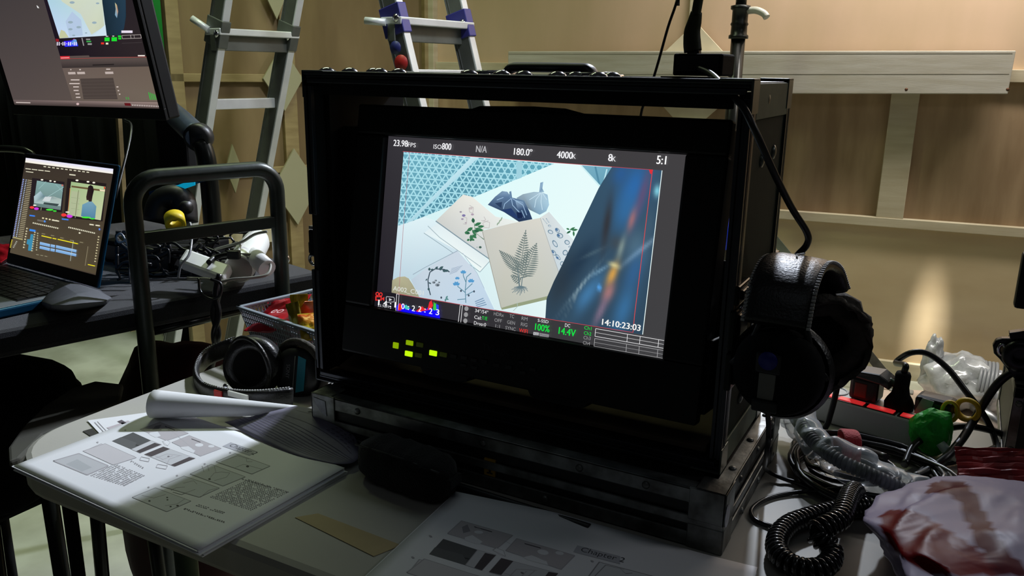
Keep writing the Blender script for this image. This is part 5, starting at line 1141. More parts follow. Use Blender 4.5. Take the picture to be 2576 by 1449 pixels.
# crinkled red packet behind the bag
RP = mat('red_foil', (150, 16, 22), .45, rgb2=(110, 6, 12), nscale=30)
rc_ = onz(2530, 1175, T0+.045)
rpk = thing('red_packet', 'pleated red packet lying behind the white carrier bag at right', 'packet', (rc_.x, rc_.y, T0))
bm = B(); uu = Vector((1, .25, .12)).normalized(); vv = Vector((-.2, .9, .5)).normalized(); nn = uu.cross(vv); g = []
for i in range(25):
    g.append([bm.verts.new(rc_+uu*((i/24-.38)*.13)+vv*((j/18-.5)*.052)+nn*(.0016*math.sin(j*2.1)+.004*noise.noise(Vector((i*.3, j*.3, 0))))) for j in range(19)])
for i in range(24):
    for j in range(18): bm.faces.new((g[i][j], g[i+1][j], g[i+1][j+1], g[i][j+1]))
obj('pleated_foil', bm, RP, rpk, solid=.003)
bm = B(); obox(bm, rc_-uu*.045-vv*.02-nn*.004-Vector((0, 0, .0)), uu*.10, vv*.04, Vector((0, 0, -(rc_.z-T0-.016)))); obj('packet_body', bm, RP, rpk, .006)

def pd(px, py, d): return CAM+ray(px, py)*d
# ================================================================== FAR RIGHT: case, bracket, dark screen edge
q0 = onz(2516, 1185, T0); q1 = ony(2530, 970, q0.y)
ec = thing('equipment_case', 'black equipment case with aluminium edge standing on table at right', 'case', (q0.x+.15, q0.y+.1, T0))
bx0, by0, bz1 = q0.x, q0.y, q1.z
bm = B(); box(bm, (bx0+.002, by0+.002, T0+.001), (bx0+.32, by0+.24-.002, bz1-.002)); obj('case_body', bm, PAN, ec, .002)
edge_bars(ec, bx0, bx0+.322, by0, by0+.24, T0, bz1, .014, .002, ALUW)
rivet(ec, (bx0+.007, by0-.0005, bz1-.02), (0, -1, 0), .004); rivet(ec, (bx0+.007, by0-.0005, bz1-.08), (0, -1, 0), .004)
br = thing('clamp_bracket', 'black metal bracket with round hole on top of the equipment case at right', 'bracket', (bx0+.02, by0+.03, bz1))
yb_ = by0+.03
BK = mat('black_cast_metal', (26, 27, 28), .3, .5)
bm = B(); P_ = [(2497, 870), (2505, 856), (2520, 852), (2560, 852), (2600, 856), (2600, 1000), (2572, 985), (2545, 945), (2515, 905), (2500, 890)]
outer = [ony(x, y, yb_) for x, y in P_]; prism(bm, outer, (0, .012, 0)); pt_ = obj('plate', bm, BK, br, .002)
bm = B(); tube(bm, [ony(2521+9*math.cos(a), 880+13*math.sin(a), yb_-.001) for a in [2*math.pi*k_/20 for k_ in range(20)]], .0022, 8, closed=True); obj('hole_rim', bm, CHR, pt_)
bm = B(); lathe(bm, [(0, 0), (.0055, 0), (.0055, .0006), (0, .0006)], ony(2521, 880, yb_-.0003), (0, -1, 0), 16); obj('hole', bm, mat('seen_wall_tan', (190, 168, 120), .6), pt_)
bm = B(); lathe(bm, [(.008, .0), (.019, .0), (.020, .006), (.015, .010), (.008, .008)], ony(2566, 893, yb_-.001), (0, -1, 0), 24); obj('pivot', bm, BK, br)
bm = B(); bar(bm, ony(2540, 846, yb_+.004), ony(2600, 838, yb_+.004), .014, .012); obj('rail', bm, BK, br, .001)
bm = B(); bar(bm, ony(2590, 900, yb_+.008), Vector((bx0+.05, yb_+.008, bz1)), .012, .014); obj('arm', bm, BK, br, .001)
bm = B(); box(bm, (ony(2562, 700, yb_+.02).x, yb_+.02, ony(2562, 778, yb_+.02).z), (ony(2562, 700, yb_+.02).x+.2, yb_+.04, ony(2568, 636, yb_+.02).z)); 
sm = thing('small_monitor', 'edge of a small black monitor at the far right above the bracket', 'monitor', (bx0+.1, yb_+.03, bz1+.05)); obj('housing', bm, BEZ, sm, .004)
bm = B(); cyl(bm, (bx0+.12, yb_+.03, bz1), (bx0+.12, yb_+.03, ony(2562, 770, yb_+.02).z), .008, 12); obj('mount', bm, BK, sm)
# pale board and plastic bundle on the floor by the wall
bm = B(); q = [onz(*p, FZ+.012) for p in ((2215, 975), (2570, 1000), (2660, 1180), (2180, 1080))]; prism(bm, q, (0, 0, -.011)); tag(obj('floor_board', bm, mat('pinkish_board', (226, 204, 190), .6, rgb2=(206, 184, 168), nscale=6)), 'pale pinkish board lying on floor between the table and the wall', 'board')
pc = onz(2420, 1030, FZ+.013)
pb = thing('wrapped_bundle', 'bundle of hardware in crumpled clear plastic on the pinkish floor board', 'bundle', pc)
CLR = mat('crumpled_clear_plastic', (214, 218, 222), .2, .1, noise_amt=.5, nscale=14, bump=.9, bscale=24)
for off, s in (((-.02, .02, .10), (.13, .10, .10)), ((.10, .02, .08), (.11, .09, .075)), ((-.12, .03, .15), (.035, .03, .11))):
    bm = B(); bmesh.ops.create_icosphere(bm, subdivisions=4, radius=1)
    for v in bm.verts:
        d = v.co.copy(); k_ = 1+.28*noise.noise(d*2.3+Vector(off)*30)+.12*noise.noise(d*6); v.co = pc+Vector(off)+Vector((d.x*s[0], d.y*s[1], d.z*s[2]))*k_; v.co.z = max(v.co.z, pc.z)
    for f_ in bm.faces: f_.smooth = True
    obj('plastic_wrap', bm, CLR, pb)
bm = B()
for k_ in range(5): tube(bm, [pc+Vector((.035+.012*k_, .02, .10))+Vector((.006*math.sin(a), .10*math.cos(a), .085*math.sin(a))) for a in [2*math.pi*i/24 for i in range(24)]], .006, 8, closed=True)
obj('wire_turns', bm, mat('grey_wire', (150, 154, 160), .35), pb)
bm = B(); cyl(bm, onz(2450, 1020, FZ+.06), onz(2520, 1072, FZ+.03), .02, 14); obj('steel_tube', bm, ALU, pb)

# ================================================================== BASKET OF SNACKS
bx_ = Vector((.981, -.19, 0)).normalized(); by_ = Vector((.19, .981, 0)).normalized(); bo = Vector((-.312, .162, 0)); BW, BL, BZ = .265, .33, .012; b0 = T0+.001
BASK = mat('grey_basket_plastic', (132, 142, 150), .45)
bk = thing('basket', 'grey plastic mesh basket of snacks at the back left corner of table', 'basket', bo+bx_*BW/2+by_*BL/2+Vector((0, 0, T0)))
ins_ = .018
def bp_(a, b, z):   # tapering walls
    t_ = (z-b0)/(BZ-b0); i_ = ins_*(1-t_); x = a*(BW-2*i_)+i_; y = b*(BL-2*i_)+i_
    return bo+bx_*x+by_*y+Vector((0, 0, z))
bm = B()
for side in range(4):
    Ls = BW if side % 2 == 0 else BL; n_ = int(Ls/.0064)
    f_ = [lambda t: (t, 0), lambda t: (1, t), lambda t: (1-t, 1), lambda t: (0, 1-t)][side]
    for i in range(n_+1):
        t_ = i/n_; bar(bm, bp_(*f_(t_), b0), bp_(*f_(t_), BZ), .0022, .0022, bx_ if side % 2 else by_)
    for k_ in range(8):
        z = b0+.004+(BZ-b0-.010)*k_/7; bar(bm, bp_(*f_(0), z), bp_(*f_(1), z), .0018, .0024)
obj('basket_wall', bm, BASK, bk)
bm = B(); prism(bm, [bp_(a, b, b0) for a, b in ((0, 0), (1, 0), (1, 1), (0, 1))], (0, 0, .002)); obj('basket_base', bm, BASK, bk)
bm = B()
for a, b in (((0, 0), (1, 0)), ((1, 0), (1, 1)), ((1, 1), (0, 1)), ((0, 1), (0, 0))):
    p, q = bp_(*a, BZ), bp_(*b, BZ); d = (q-p).normalized(); bar(bm, p-d*.004, q+d*.004, .008, .005)
obj('rim', bm, BASK, bk, .0015)
def packet(label, c, ux_, uy_, w_, h_, col, col2=None, thick=.012, bump_seed=0, group=None, lettering=None, cat='snack'):
    ux_ = Vector(ux_).normalized(); uy_ = Vector(uy_); uy_ = (uy_-ux_*uy_.dot(ux_)).normalized(); n = ux_.cross(uy_)
    r = thing('snack_packet', label, cat, c, group)
    bm = B(); N1, N2 = 16, 12; gr = []
    for s in (1, -1):
        g = [[None]*(N2+1) for _ in range(N1+1)]
        for i in range(N1+1):
            for j in range(N2+1):
                a, b = i/N1*2-1, j/N2*2-1
                t_ = max(0, (1-abs(a)**3))*max(0, (1-b*b))**.5; zz_ = s*(thick*t_*(1+.5*noise.noise(Vector((a*2.5+bump_seed, b*2.5, s))))+.0003) + .0025*noise.noise(Vector((a*3, b*3, bump_seed)))
                g[i][j] = bm.verts.new(Vector(c)+ux_*a*w_/2+uy_*b*h_/2+n*zz_)
        for i in range(N1):
            for j in range(N2):
                f_ = bm.faces.new((g[i][j], g[i+1][j], g[i+1][j+1], g[i][j+1])); f_.smooth = True
    nm = 'foil_%d_%d_%d' % col
    obj('wrapper', bm, mat(nm, col, .28, .15, rgb2=col2, nscale=25, bump=.5, bscale=70), r)
    for s in (-1, 1):
        bm = B()
        for k_ in range(9):
            x = s*(w_/2-.0008*k_); p = Vector(c)+ux_*x
            bar(bm, p-uy_*h_/2*.98+n*.0009, p+uy_*h_/2*.98+n*.0009, .0005, .0006, n)
        obj('crimped_end', bm, mat(nm+'_c', tuple(min(255, v+25) for v in col), .3, .2), r)
    if lettering:
        t = Canvas(); t.text(lettering, 0, 0, 1, (236, 196, 196), .9); t.build('lettering', lambda u, v, h: Vector(c)+ux_*(-.02+u*.02)+uy_*(-.008+v*.02)+n*(thick*1.5+h), PRINT, r)
    return r
def bq(a, b, z): z += .016; return bp_(a, b, BZ)-Vector((0, 0, BZ-z))
packet('large red foil snack packet lying in the front of basket', onz(716, 806, -.004), bx_+by_*.25+Vector((0, 0, .16)), by_+Vector((0, 0, .25)), .115, .075, (200, 16, 34), (160, 10, 26), .012, 1, lettering='eo')
packet('red foil packet with sharp top crease behind the large one in basket', onz(712, 776, .004), bx_+by_*.25+Vector((0, 0, .3)), by_*.8+Vector((0, 0, .5)), .10, .05, (214, 22, 40), (170, 10, 26), .008, 4)
packet('yellow snack packet standing upright in middle of the basket', onz(756, 788, .012), Vector((-.15, .1, 1)), bx_*.8+by_*.5, .062, .030, (196, 176, 20), (150, 110, 10), .007, 6)
packet('thin olive yellow packet leaning against the upright yellow one', onz(745, 806, .010), Vector((-.35, .1, 1)), bx_*.8+by_*.5, .058, .022, (150, 146, 12), (120, 90, 10), .006, 8)
packet('orange brown snack packet at the back of basket beside monitor case', onz(786, 792, .006), Vector((.5, .1, .8)), by_, .06, .07, (190, 100, 20), (90, 40, 10), .010, 11)
packet('yellow packet lying low by the near right end of basket', onz(783, 822, .010), bx_*.7-by_*.4+Vector((0, 0, -.5)), by_+Vector((0, 0, .3)), .055, .036, (206, 186, 36), (190, 60, 20), .008, 13)
packet('pinkish red packet at near right of basket under the yellow one', onz(768, 828, -.006), bx_, by_+Vector((0, 0, .6)), .08, .05, (206, 60, 70), (190, 20, 30), .012, 15)
rn = random.Random(11); mini = [((190, 30, 50), 'red'), ((206, 180, 40), 'yellow'), ((220, 216, 210), 'white'), ((40, 140, 150), 'teal'), ((214, 90, 120), 'pink')]
for i in range(18):
    col, nm = mini[i % 5]; a = .1+.84*(i/17); z = b0+.014+.016*((i*3) % 3)
    packet('tiny %s wrapped sweet seen through the basket mesh' % nm, bq(a, .05+.02*(i % 2), z), bx_+Vector((0, 0, rn.uniform(-.6, .6))), Vector((0, .1, 1)), .026, .020, col, None, .006, i*2.3, group='tiny %s wrapped sweets in the basket' % nm)

# ================================================================== TROLLEY
SZ_ = .02; E0, E1 = Vector((-.485, -.13, 0)), Vector((-.343, .377, 0)); uc = (E1-E0).normalized(); nc = Vector((-uc.y, uc.x, 0))   # nc points away from the table
CARP = mat('grey_carpet', (27, 28, 32), 1, noise_amt=.4, nscale=300, bump=.5, bscale=900, sheen=.3, spec=.1)
tr = thing('equipment_trolley', 'black trolley with carpeted shelf and tubular end frame left of the table', 'trolley', E0.lerp(E1, .5)+nc*.3+Vector((0, 0, FZ)))
bm = B(); obox(bm, E0-uc*.45+Vector((0, 0, SZ_-.042)), uc*1.00, nc*.78, Vector((0, 0, .042))); obj('carpeted_shelf', bm, CARP, tr, .010)
FR = mat('dark_green_tube', (34, 42, 36), .4, .35, noise_amt=.3, nscale=40, bump=.1)
en = -nc*.016
def ep(px, py, off=0): return onpl(px, py, E0+en+nc*off, nc)
l0, r0 = ep(362, 800), ep(706, 650)
lb, rb = Vector((l0.x, l0.y, FZ+.10)), Vector((r0.x, r0.y, FZ+.10))
tl = [ep(355, 520), ep(358, 478), ep(378, 450), ep(410, 441), ep(640, 428), ep(672, 434), ep(694, 458), ep(700, 500)]
tl[0] = Vector((l0.x, l0.y, tl[0].z)); tl[-1] = Vector((r0.x, r0.y, tl[-1].z))
zt_ = (ep(410, 441).z+ep(640, 428).z)/2; hd_ = Vector((r0.x-l0.x, r0.y-l0.y, 0)); wd_ = hd_.length; hd_.normalize(); rr_ = .042; arc_ = []
for cx_c, a0_ in ((rr_, 180), (wd_-rr_, 90)):
    for i in range(9):
        a = math.radians(a0_-90*i/8); arc_.append(Vector((l0.x, l0.y, zt_-rr_))+hd_*(cx_c+rr_*math.cos(a))+Vector((0, 0, rr_*math.sin(a))))
bm = B(); tube(bm, [lb, lb.lerp(arc_[0], .5)]+arc_+[rb.lerp(arc_[-1], .5), rb], .0135, 14); obj('end_frame', bm, FR, tr)
bm = B(); a_, b_ = ep(362, 600), ep(704, 556); b_.z = b_.z; bar(bm, Vector((l0.x, l0.y, a_.z)), Vector((r0.x, r0.y, b_.z)), .014, .021); obj('cross_bar', bm, FR, tr, .002)
bm = B(); cyl(bm, ep(360, 838, .03), ep(600, 782, .03), .0085, 12); obj('lower_rail', bm, BLKG, tr)
bm = B(); a_ = E0-uc*.45+nc*.03; 
for s_, t_ in ((0, 0), (.94, 0), (0, .70), (.94, .70)):
    p = a_+uc*s_+nc*t_; bm = B(); cyl(bm, Vector((p.x, p.y, SZ_-.04)), Vector((p.x, p.y, FZ+.1)), .013, 12); lg_ = obj('leg', bm, FR, tr)
    bm = B(); lathe(bm, [(0, -.014), (.045, -.014), (.05, -.008), (.05, .008), (.045, .014), (0, .014)], Vector((p.x, p.y, FZ+.05)), nc, 20); obj('castor', bm, BLK, lg_)
bm = B(); lathe(bm, [(0, .008), (.006, .008), (.010, .003), (.010, 0)], ep(716, 652), -nc, 12); obj('bolt', bm, CHR, tr)

# ================================================================== LAPTOP
la, lt_ = -.097, .288
LX = Vector((math.cos(la), math.sin(la), 0)); LNn = Vector((-math.sin(la), math.cos(la), 0)); LUp = LNn*math.sin(lt_)+Vector((0, 0, math.cos(lt_))); LIn = LX.cross(LUp); LIn = LIn if LIn.dot(LNn) > 0 else -LIn
lo_ = Vector((-.825, .095, .057)); lw_, lh_ = .286, .179
BLU = mat('blue_laptop_shell', (12, 74, 108), .35, .5); LBZ = mat('laptop_bezel', (9, 9, 12), .3)
lp = thing('laptop', 'open laptop in teal blue shell on trolley showing video editing timeline', 'laptop', (-.68, .03, SZ_))
bm = B(); obox(bm, lo_-LX*.0095-LUp*.021+LIn*.0005, LX*(lw_+.019), LUp*(lh_+.031), LIn*.006); lid = obj('lid', bm, BLU, lp, .004)
bm = B(); obox(bm, lo_-LX*.0075-LUp*.019-LIn*.0004, LX*(lw_+.015), LUp*(lh_+.027), LIn*.0015); obj('bezel', bm, LBZ, lid, .0006)
hg = lo_-LX*.0095-LUp*.022; hg.z = SZ_+.001
bm = B(); obox(bm, hg-LNn*.212, LX*(lw_+.019), LNn*.214, Vector((0, 0, .0145))); base_ = obj('base', bm, BLU, lp, .003)
bm = B(); obox(bm, hg-LNn*.206+LX*.006+Vector((0, 0, .0145)), LX*(lw_+.007), LNn*.198, Vector((0, 0, .0008))); obj('palm_rest', bm, mat('laptop_silver', (150, 156, 160), .4, .6), base_, .0004)
bm = B(); obox(bm, hg-LNn*.118+LX*.022+Vector((0, 0, .0152)), LX*(lw_-.025), LNn*.100, Vector((0, 0, .0008))); obj('key_well', bm, BLK, base_)
KEY = mat('laptop_key', (30, 32, 34), .4)
for i in range(14):
    for j in range(6):
        bm = B(); obox(bm, hg-LNn*(.115-j*.0165)+LX*(.0245+i*.0183)+Vector((0, 0, .016)), LX*.0158, LNn*.0142, Vector((0, 0, .0012))); obj('key', bm, KEY, base_)
bm = B(); obox(bm, hg-LNn*.20+LX*.10+Vector((0, 0, .0152)), LX*.105, LNn*.07, Vector((0, 0, .0005))); obj('trackpad', bm, mat('trackpad', (130, 134, 138), .3), base_)
H4 = homog([(65, 400), (287, 425), (240, 690), (27, 640)], [(0, 1), (1, 1), (1, 0), (0, 0)])
def A4(X, Y): return H4(X/4.2606, 380+Y/4.2617)
c4 = Canvas(A4); BR_ = (70, 60, 50)
c4.items.append(([(0, 0), (1, 0), (1, 1), (0, 1)], [lin(BR_)]*4, 1)); c4.layer = 1
c4.poly([(278, 82), (1222, 178), (1218, 232), (272, 132)], [(230, 226, 246), (222, 222, 250), (250, 246, 232), (252, 246, 226)])
c4.poly([(270, 140), (1215, 240), (1150, 840), (110, 1100), (250, 330)], [(60, 52, 44), (66, 56, 50), (72, 62, 50), (84, 74, 58), (62, 54, 46)]); c4.items[-1] = ([A4(272, 134), A4(1216, 236), A4(1022, 1308), A4(115, 1108)], [lin((56, 48, 42)), lin((64, 54, 46)), lin((82, 72, 54)), lin((86, 76, 60))], c4.items[-1][2])
W_ = (226, 222, 196)
def dashes(x0, y0, x1, y1, n, w, c=W_, duty=.6):
    for i in range(n):
        a = i/n; b = (i+duty)/n; c4.line([(x0+(x1-x0)*a, y0+(y1-y0)*a), (x0+(x1-x0)*b, y0+(y1-y0)*b)], w, c)
dashes(470, 172, 980, 225, 11, 10); dashes(275, 200, 550, 225, 4, 9, W_, .85); dashes(280, 232, 360, 240, 1, 8, W_, 1); dashes(748, 252, 815, 258, 1, 12, W_, 1)
dashes(255, 315, 150, 960, 34, 16, (150, 170, 240), .5); dashes(285, 320, 180, 965, 34, 10, (190, 210, 240), .5)
for i in range(33): c4.line([(300-i*3.1, 325+i*19.6), (352-i*3.1, 332+i*19.6)], 8, (170, 160, 130))
c4.poly([(150, 935), (252, 960), (250, 972), (148, 950)], (170, 160, 110)); dashes(140, 970, 120, 1060, 6, 12, (220, 200, 60)); dashes(190, 985, 150, 1060, 5, 14, (170, 170, 160))
# two pictures
c4.poly([(350, 300), (700, 335), (670, 665), (320, 640)], (38, 30, 34)); c4.poly([(402, 328), (688, 365), (655, 640), (365, 605)], [(132, 168, 166), (128, 164, 162), (110, 130, 128), (96, 120, 118)])
c4.poly([(370, 500), (440, 440), (480, 490), (590, 500), (665, 520), (658, 598), (372, 572)], [(176, 198, 204), (170, 196, 206), (100, 130, 140), (196, 204, 196), (170, 186, 180), (178, 196, 190), (168, 190, 190)])
c4.poly([(480, 560), (640, 575), (620, 600), (470, 580)], (60, 74, 74)); c4.poly([(490, 500), (560, 500), (540, 550), (460, 545)], (206, 214, 216)); c4.line([(420, 420), (500, 335)], 4, (160, 196, 196)); c4.line([(520, 500), (690, 390)], 4, (170, 206, 206)); c4.line([(600, 360), (680, 440)], 4, (150, 190, 190))
c4.poly([(730, 295), (1150, 340), (1105, 750), (690, 720)], (36, 28, 28)); c4.poly([(770, 330), (1140, 375), (1085, 738), (728, 690)], [(160, 186, 136), (180, 200, 150), (196, 204, 164), (170, 190, 142)])
c4.poly([(772, 390), (1135, 430), (1132, 410), (775, 372)], (104, 84, 56)); c4.poly([(775, 430), (870, 440), (835, 690), (745, 680)], (176, 186, 150)); c4.line([(850, 420), (815, 690)], 7, (124, 130, 96)); c4.line([(760, 400), (735, 680)], 7, (190, 130, 80)); c4.poly([(1075, 405), (1135, 412), (1132, 428), (1080, 422)], (240, 224, 190))
for y in (500, 560, 620): c4.line([(770, y), (860, y+10)], 4, (150, 164, 128))
c4.poly([(955, 375), (980, 360), (1005, 375), (1015, 420), (1000, 480), (990, 540), (960, 545), (955, 525), (935, 525), (932, 490), (942, 440)], [(34, 24, 26)]*5+[(50, 36, 34)]*6)
c4.poly([(960, 540), (995, 540), (1040, 590), (1025, 725), (875, 700), (890, 575)], [(116, 160, 180), (120, 160, 180), (100, 146, 170), (84, 130, 160), (84, 130, 160), (110, 156, 180)])
for x, y, r_ in ((457, 318, 14), (548, 328, 13), (594, 334, 12), (834, 314, 16), (952, 326, 15), (1015, 334, 15)): c4.disc(x, y, r_, r_*.6, (250, 246, 230))
for x, y, s_ in ((380, 628, 1), (730, 700, 1.25)):
    c4.disc(x-30*s_, y-8, 24*s_, 14*s_, (240, 60, 60)); c4.disc(x+18*s_, y+4, 26*s_, 14*s_, (210, 60, 230)); c4.disc(x, y-32*s_, 18*s_, 7, (240, 236, 220))
    c4.line([(x+70*s_, y-10), (x+66*s_, y+20)], 7, (140, 160, 120)); c4.disc(x+160*s_, y+12, 40*s_, 10, (70, 230, 60)); c4.disc(x+215*s_, y+24, 20*s_, 8, (60, 220, 60))
c4.disc(1130, 388, 8, 14, (210, 60, 40)); c4.disc(676, 372, 10, 10, (200, 110, 100))
dashes(325, 706, 382, 712, 1, 14, (60, 130, 240), 1); dashes(670, 735, 740, 742, 1, 14, (60, 130, 240), 1); dashes(460, 730, 640, 760, 5, 14, (236, 226, 180), .5); dashes(565, 750, 640, 760, 1, 12, W_, 1); dashes(965, 785, 1095, 800, 2, 13, W_, .7)
c4.line([(408, 755), (480, 765)], 18, (110, 104, 96)); c4.disc(488, 766, 9, 12, (80, 150, 240)); dashes(360, 785, 640, 838, 14, 14); dashes(740, 822, 1030, 880, 15, 14); c4.disc(1072, 835, 8, 12, (90, 140, 250)); c4.disc(860, 880, 10, 9, W_)
c4.poly([(328, 850), (390, 860), (388, 882), (325, 872)], (60, 140, 240)); c4.poly([(340, 905), (368, 908), (352, 1085), (312, 1080), (318, 1020), (296, 1010), (304, 960), (330, 962)], (60, 140, 176))
dashes(300, 840, 262, 1070, 8, 14, (214, 206, 170), .5); dashes(385, 880, 350, 1100, 9, 14, (200, 196, 160), .5); dashes(415, 890, 400, 1090, 8, 10, (200, 196, 160), .5)
YL = (240, 226, 40)
for p, q in (((455, 920), (562, 942)), ((574, 944), (612, 951)), ((628, 953), (842, 996))): c4.line([p, q], 10, YL)
for x, y in ((475, 900), (572, 916), (672, 938), (776, 962), (880, 980)): c4.line([(x-18, y-3), (x+18, y+3)], 10, (130, 122, 96))
CB = (130, 176, 226)
for x0, y0_, x1, y1_ in ((440, 985, 548, 1008), (556, 1008, 600, 1016), (612, 1016, 828, 1060)):
    for o_ in (0, 42): c4.poly([(x0-o_*.05, y0_+o_), (x1-o_*.05, y1_+o_), (x1-4-o_*.05, y1_+o_+30), (x0-4-o_*.05, y0_+o_+30)], [(150, 190, 232), (160, 200, 240), (110, 160, 214), (120, 168, 220)])
c4.line([(795, 965), (760, 1180)], 4, (190, 200, 190)); c4.line([(950, 1020), (918, 1225)], 4, (160, 150, 120)); dashes(1065, 910, 1020, 1200, 10, 14, (210, 200, 160), .4); c4.line([(948, 1212), (1022, 1226)], 9, YL); dashes(400, 1120, 535, 1142, 3, 8, (140, 134, 110))
c4.build('screen', lambda u, v, h: lo_+LX*(u*lw_)+LUp*(v*lh_)-LIn*(.0006+h), SCREEN, lid, step=4e-6)

# ================================================================== LARGE MONITOR AT THE LEFT
ma, mt_, mr_ = math.radians(-5), math.radians(-9.2), math.radians(1.3)
_X = Vector((math.cos(ma), math.sin(ma), 0)); _N = Vector((-math.sin(ma), math.cos(ma), 0)); _U = _N*math.sin(mt_)+Vector((0, 0, math.cos(mt_)))
MX = _X*math.cos(mr_)+_U*math.sin(mr_); MU = -_X*math.sin(mr_)+_U*math.cos(mr_); MN = MX.cross(MU); MN = MN if MN.dot(_N) > 0 else -MN
mo_ = Vector((-1.138, .331, .311)); mw_, mh_ = .53, .298
bg = thing('monitor', 'large black desktop monitor on an arm at top left showing recording software', 'monitor', mo_+MX*.26+Vector((0, .05, -.04)))
bm = B(); obox(bm, mo_-MX*.014-MU*.022+MN*.002, MX*(mw_+.028), MU*(mh_+.036), MN*.028); hs_ = obj('housing', bm, BEZ, bg, .004)
bm = B()
for o_, a, b in ((mo_-MX*.014-MU*.022, MX*(mw_+.028), MU*.0215), (mo_-MX*.014+MU*(mh_+.0005), MX*(mw_+.028), MU*.0135), (mo_-MX*.014-MU*.001, MX*.0135, MU*(mh_+.002)), (mo_+MX*(mw_+.0005)-MU*.001, MX*.0135, MU*(mh_+.002))): obox(bm, o_-MN*.003, a, b, MN*.006)
obj('bezel', bm, BEZ, bg, .001)
bm = B(); obox(bm, mo_+MX*.14+MU*.04+MN*.028, MX*.25, MU*.2, MN*.03); obj('back_box', bm, BEZ, bg, .006)
def A6(X, Y):
    p = onpl(X/4.83, Y/4.83, mo_, MN)-mo_; return p.dot(MX)/mw_, p.dot(MU)/mh_
c6 = Canvas(A6)
c6.items.append(([(0, 0), (1, 0), (1, 1), (0, 1)], [lin((84, 74, 72)), lin((96, 84, 76)), lin((66, 60, 60)), lin((56, 52, 54))], 1)); c6.layer = 1
c6.poly([(520, -60), (1640, -60), (1790, 690), (735, 690)], [(30, 22, 34), (40, 34, 38), (46, 38, 40), (24, 16, 28)])
c6.poly([(560, -60), (1235, -60), (1300, 432), (728, 466)], [(170, 208, 222), (206, 220, 200), (202, 222, 232), (196, 214, 246)])
c6.poly([(700, -60), (1240, -60), (1270, 320), (1115, 420), (985, 170), (760, 20)], [(206, 216, 190), (206, 218, 200), (200, 208, 184), (206, 212, 186), (204, 212, 196), (206, 214, 190)]); c6.poly([(880, 140), (990, 240), (1010, 430), (850, 450), (800, 260)], (180, 200, 226)); c6.poly([(720, 440), (745, 360), (790, 380), (840, 455), (728, 466)], (196, 200, 160))
c6.poly([(1270, 310), (1290, 300), (1300, 432), (1130, 440)], (206, 226, 240))
for x, y, r_ in ((860, 270, 26), (960, 330, 24), (860, 355, 22), (880, 30, 26), (1150, 275, 24), (1050, 400, 12), (900, 430, 16), (1190, 40, 18)): c6.disc(x, y, r_*1.2, r_*.6, (150, 172, 184))
c6.poly([(1240, -60), (1530, -60), (1535, 200), (1510, 350), (1460, 430), (1350, 430), (1300, 425)], [(24, 46, 60), (38, 62, 80), (26, 50, 66), (34, 56, 74), (30, 50, 66), (28, 46, 60), (24, 40, 52)])
c6.poly([(1400, 30), (1425, 60), (1440, 140), (1425, 220), (1400, 180), (1410, 110)], [(190, 200, 160), (200, 150, 90), (190, 140, 100), (120, 160, 190), (110, 150, 180), (160, 180, 180)])
c6.poly([(680, 470), (720, 475), (720, 505), (685, 505)], (150, 30, 40)); c6.poly([(780, 500), (880, 490), (900, 470), (930, 480), (955, 560), (790, 568)], [(60, 20, 240), (50, 30, 240), (220, 60, 60), (110, 180, 210), (30, 20, 250), (40, 20, 250)])
for i in range(11):
    if i in (2, 5, 8): c6.disc(702+i*23, 530, 4, 10, (240, 230, 250))
    else: c6.rect(694+i*23, 510, 706+i*23, 552, (240, 230, 250))
for x0, y0_, x1, y1_, c in ((1275, 455, 1335, 500, (30, 220, 50)), (1360, 452, 1425, 500, (30, 220, 50)), (1438, 430, 1475, 452, (30, 210, 50)), (1442, 458, 1478, 478, (30, 210, 50)), (1232, 515, 1268, 538, (235, 50, 40)), (1290, 518, 1320, 540, (236, 230, 200)), (1050, 470, 1100, 485, (150, 150, 150)), (1055, 495, 1112, 512, (60, 170, 80)), (1070, 525, 1120, 545, (150, 150, 150)), (1480, 370, 1615, 400, (230, 220, 236)), (1290, 435, 1320, 446, (200, 200, 200)), (1370, 432, 1392, 444, (200, 200, 200)), (1680, 668, 1765, 684, (226, 216, 206))): c6.rect(x0, y0_, x1, y1_, c)
c6.frame([(1485, 430), (1715, 420), (1722, 462), (1492, 470)], 5, (190, 180, 176)); c6.line([(1590, 425), (1598, 466)], 5, (190, 180, 176)); c6.line([(1632, 424), (1638, 464)], 4, (170, 160, 160)); c6.line([(1000, 460), (1022, 555)], 12, (150, 146, 150)); c6.line([(1485, 525), (1730, 515)], 3, (80, 74, 74))
c6.poly([(735, 682), (850, 680), (856, 716), (740, 720)], (214, 50, 60)); c6.line([(745, 704), (845, 700)], 9, (240, 170, 170)); c6.poly([(850, 680), (1085, 672), (1092, 690), (855, 700)], (90, 78, 74)); c6.line([(856, 712), (1790, 690)], 6, (160, 62, 60))
c6.poly([(740, 735), (1800, 712), (1815, 806), (762, 826)], [(84, 72, 70), (90, 78, 74), (56, 50, 48), (54, 46, 46)]); c6.line([(1130, 790), (1390, 782)], 16, (40, 34, 34))
c6.poly([(762, 826), (1815, 806), (1935, 1230), (885, 1218)], [(104, 90, 84), (106, 92, 82), (112, 100, 88), (100, 88, 80)]); c6.poly([(980, 955), (1380, 945), (1435, 1205), (1020, 1205)], (74, 64, 60))
for x0, x1, y in ((830, 925, 888), (940, 1040, 886), (1280, 1385, 884)): c6.poly([(x0, y-13), (x1-6, y-15), (x1, y+13), (x0+6, y+15)], (190, 176, 170))
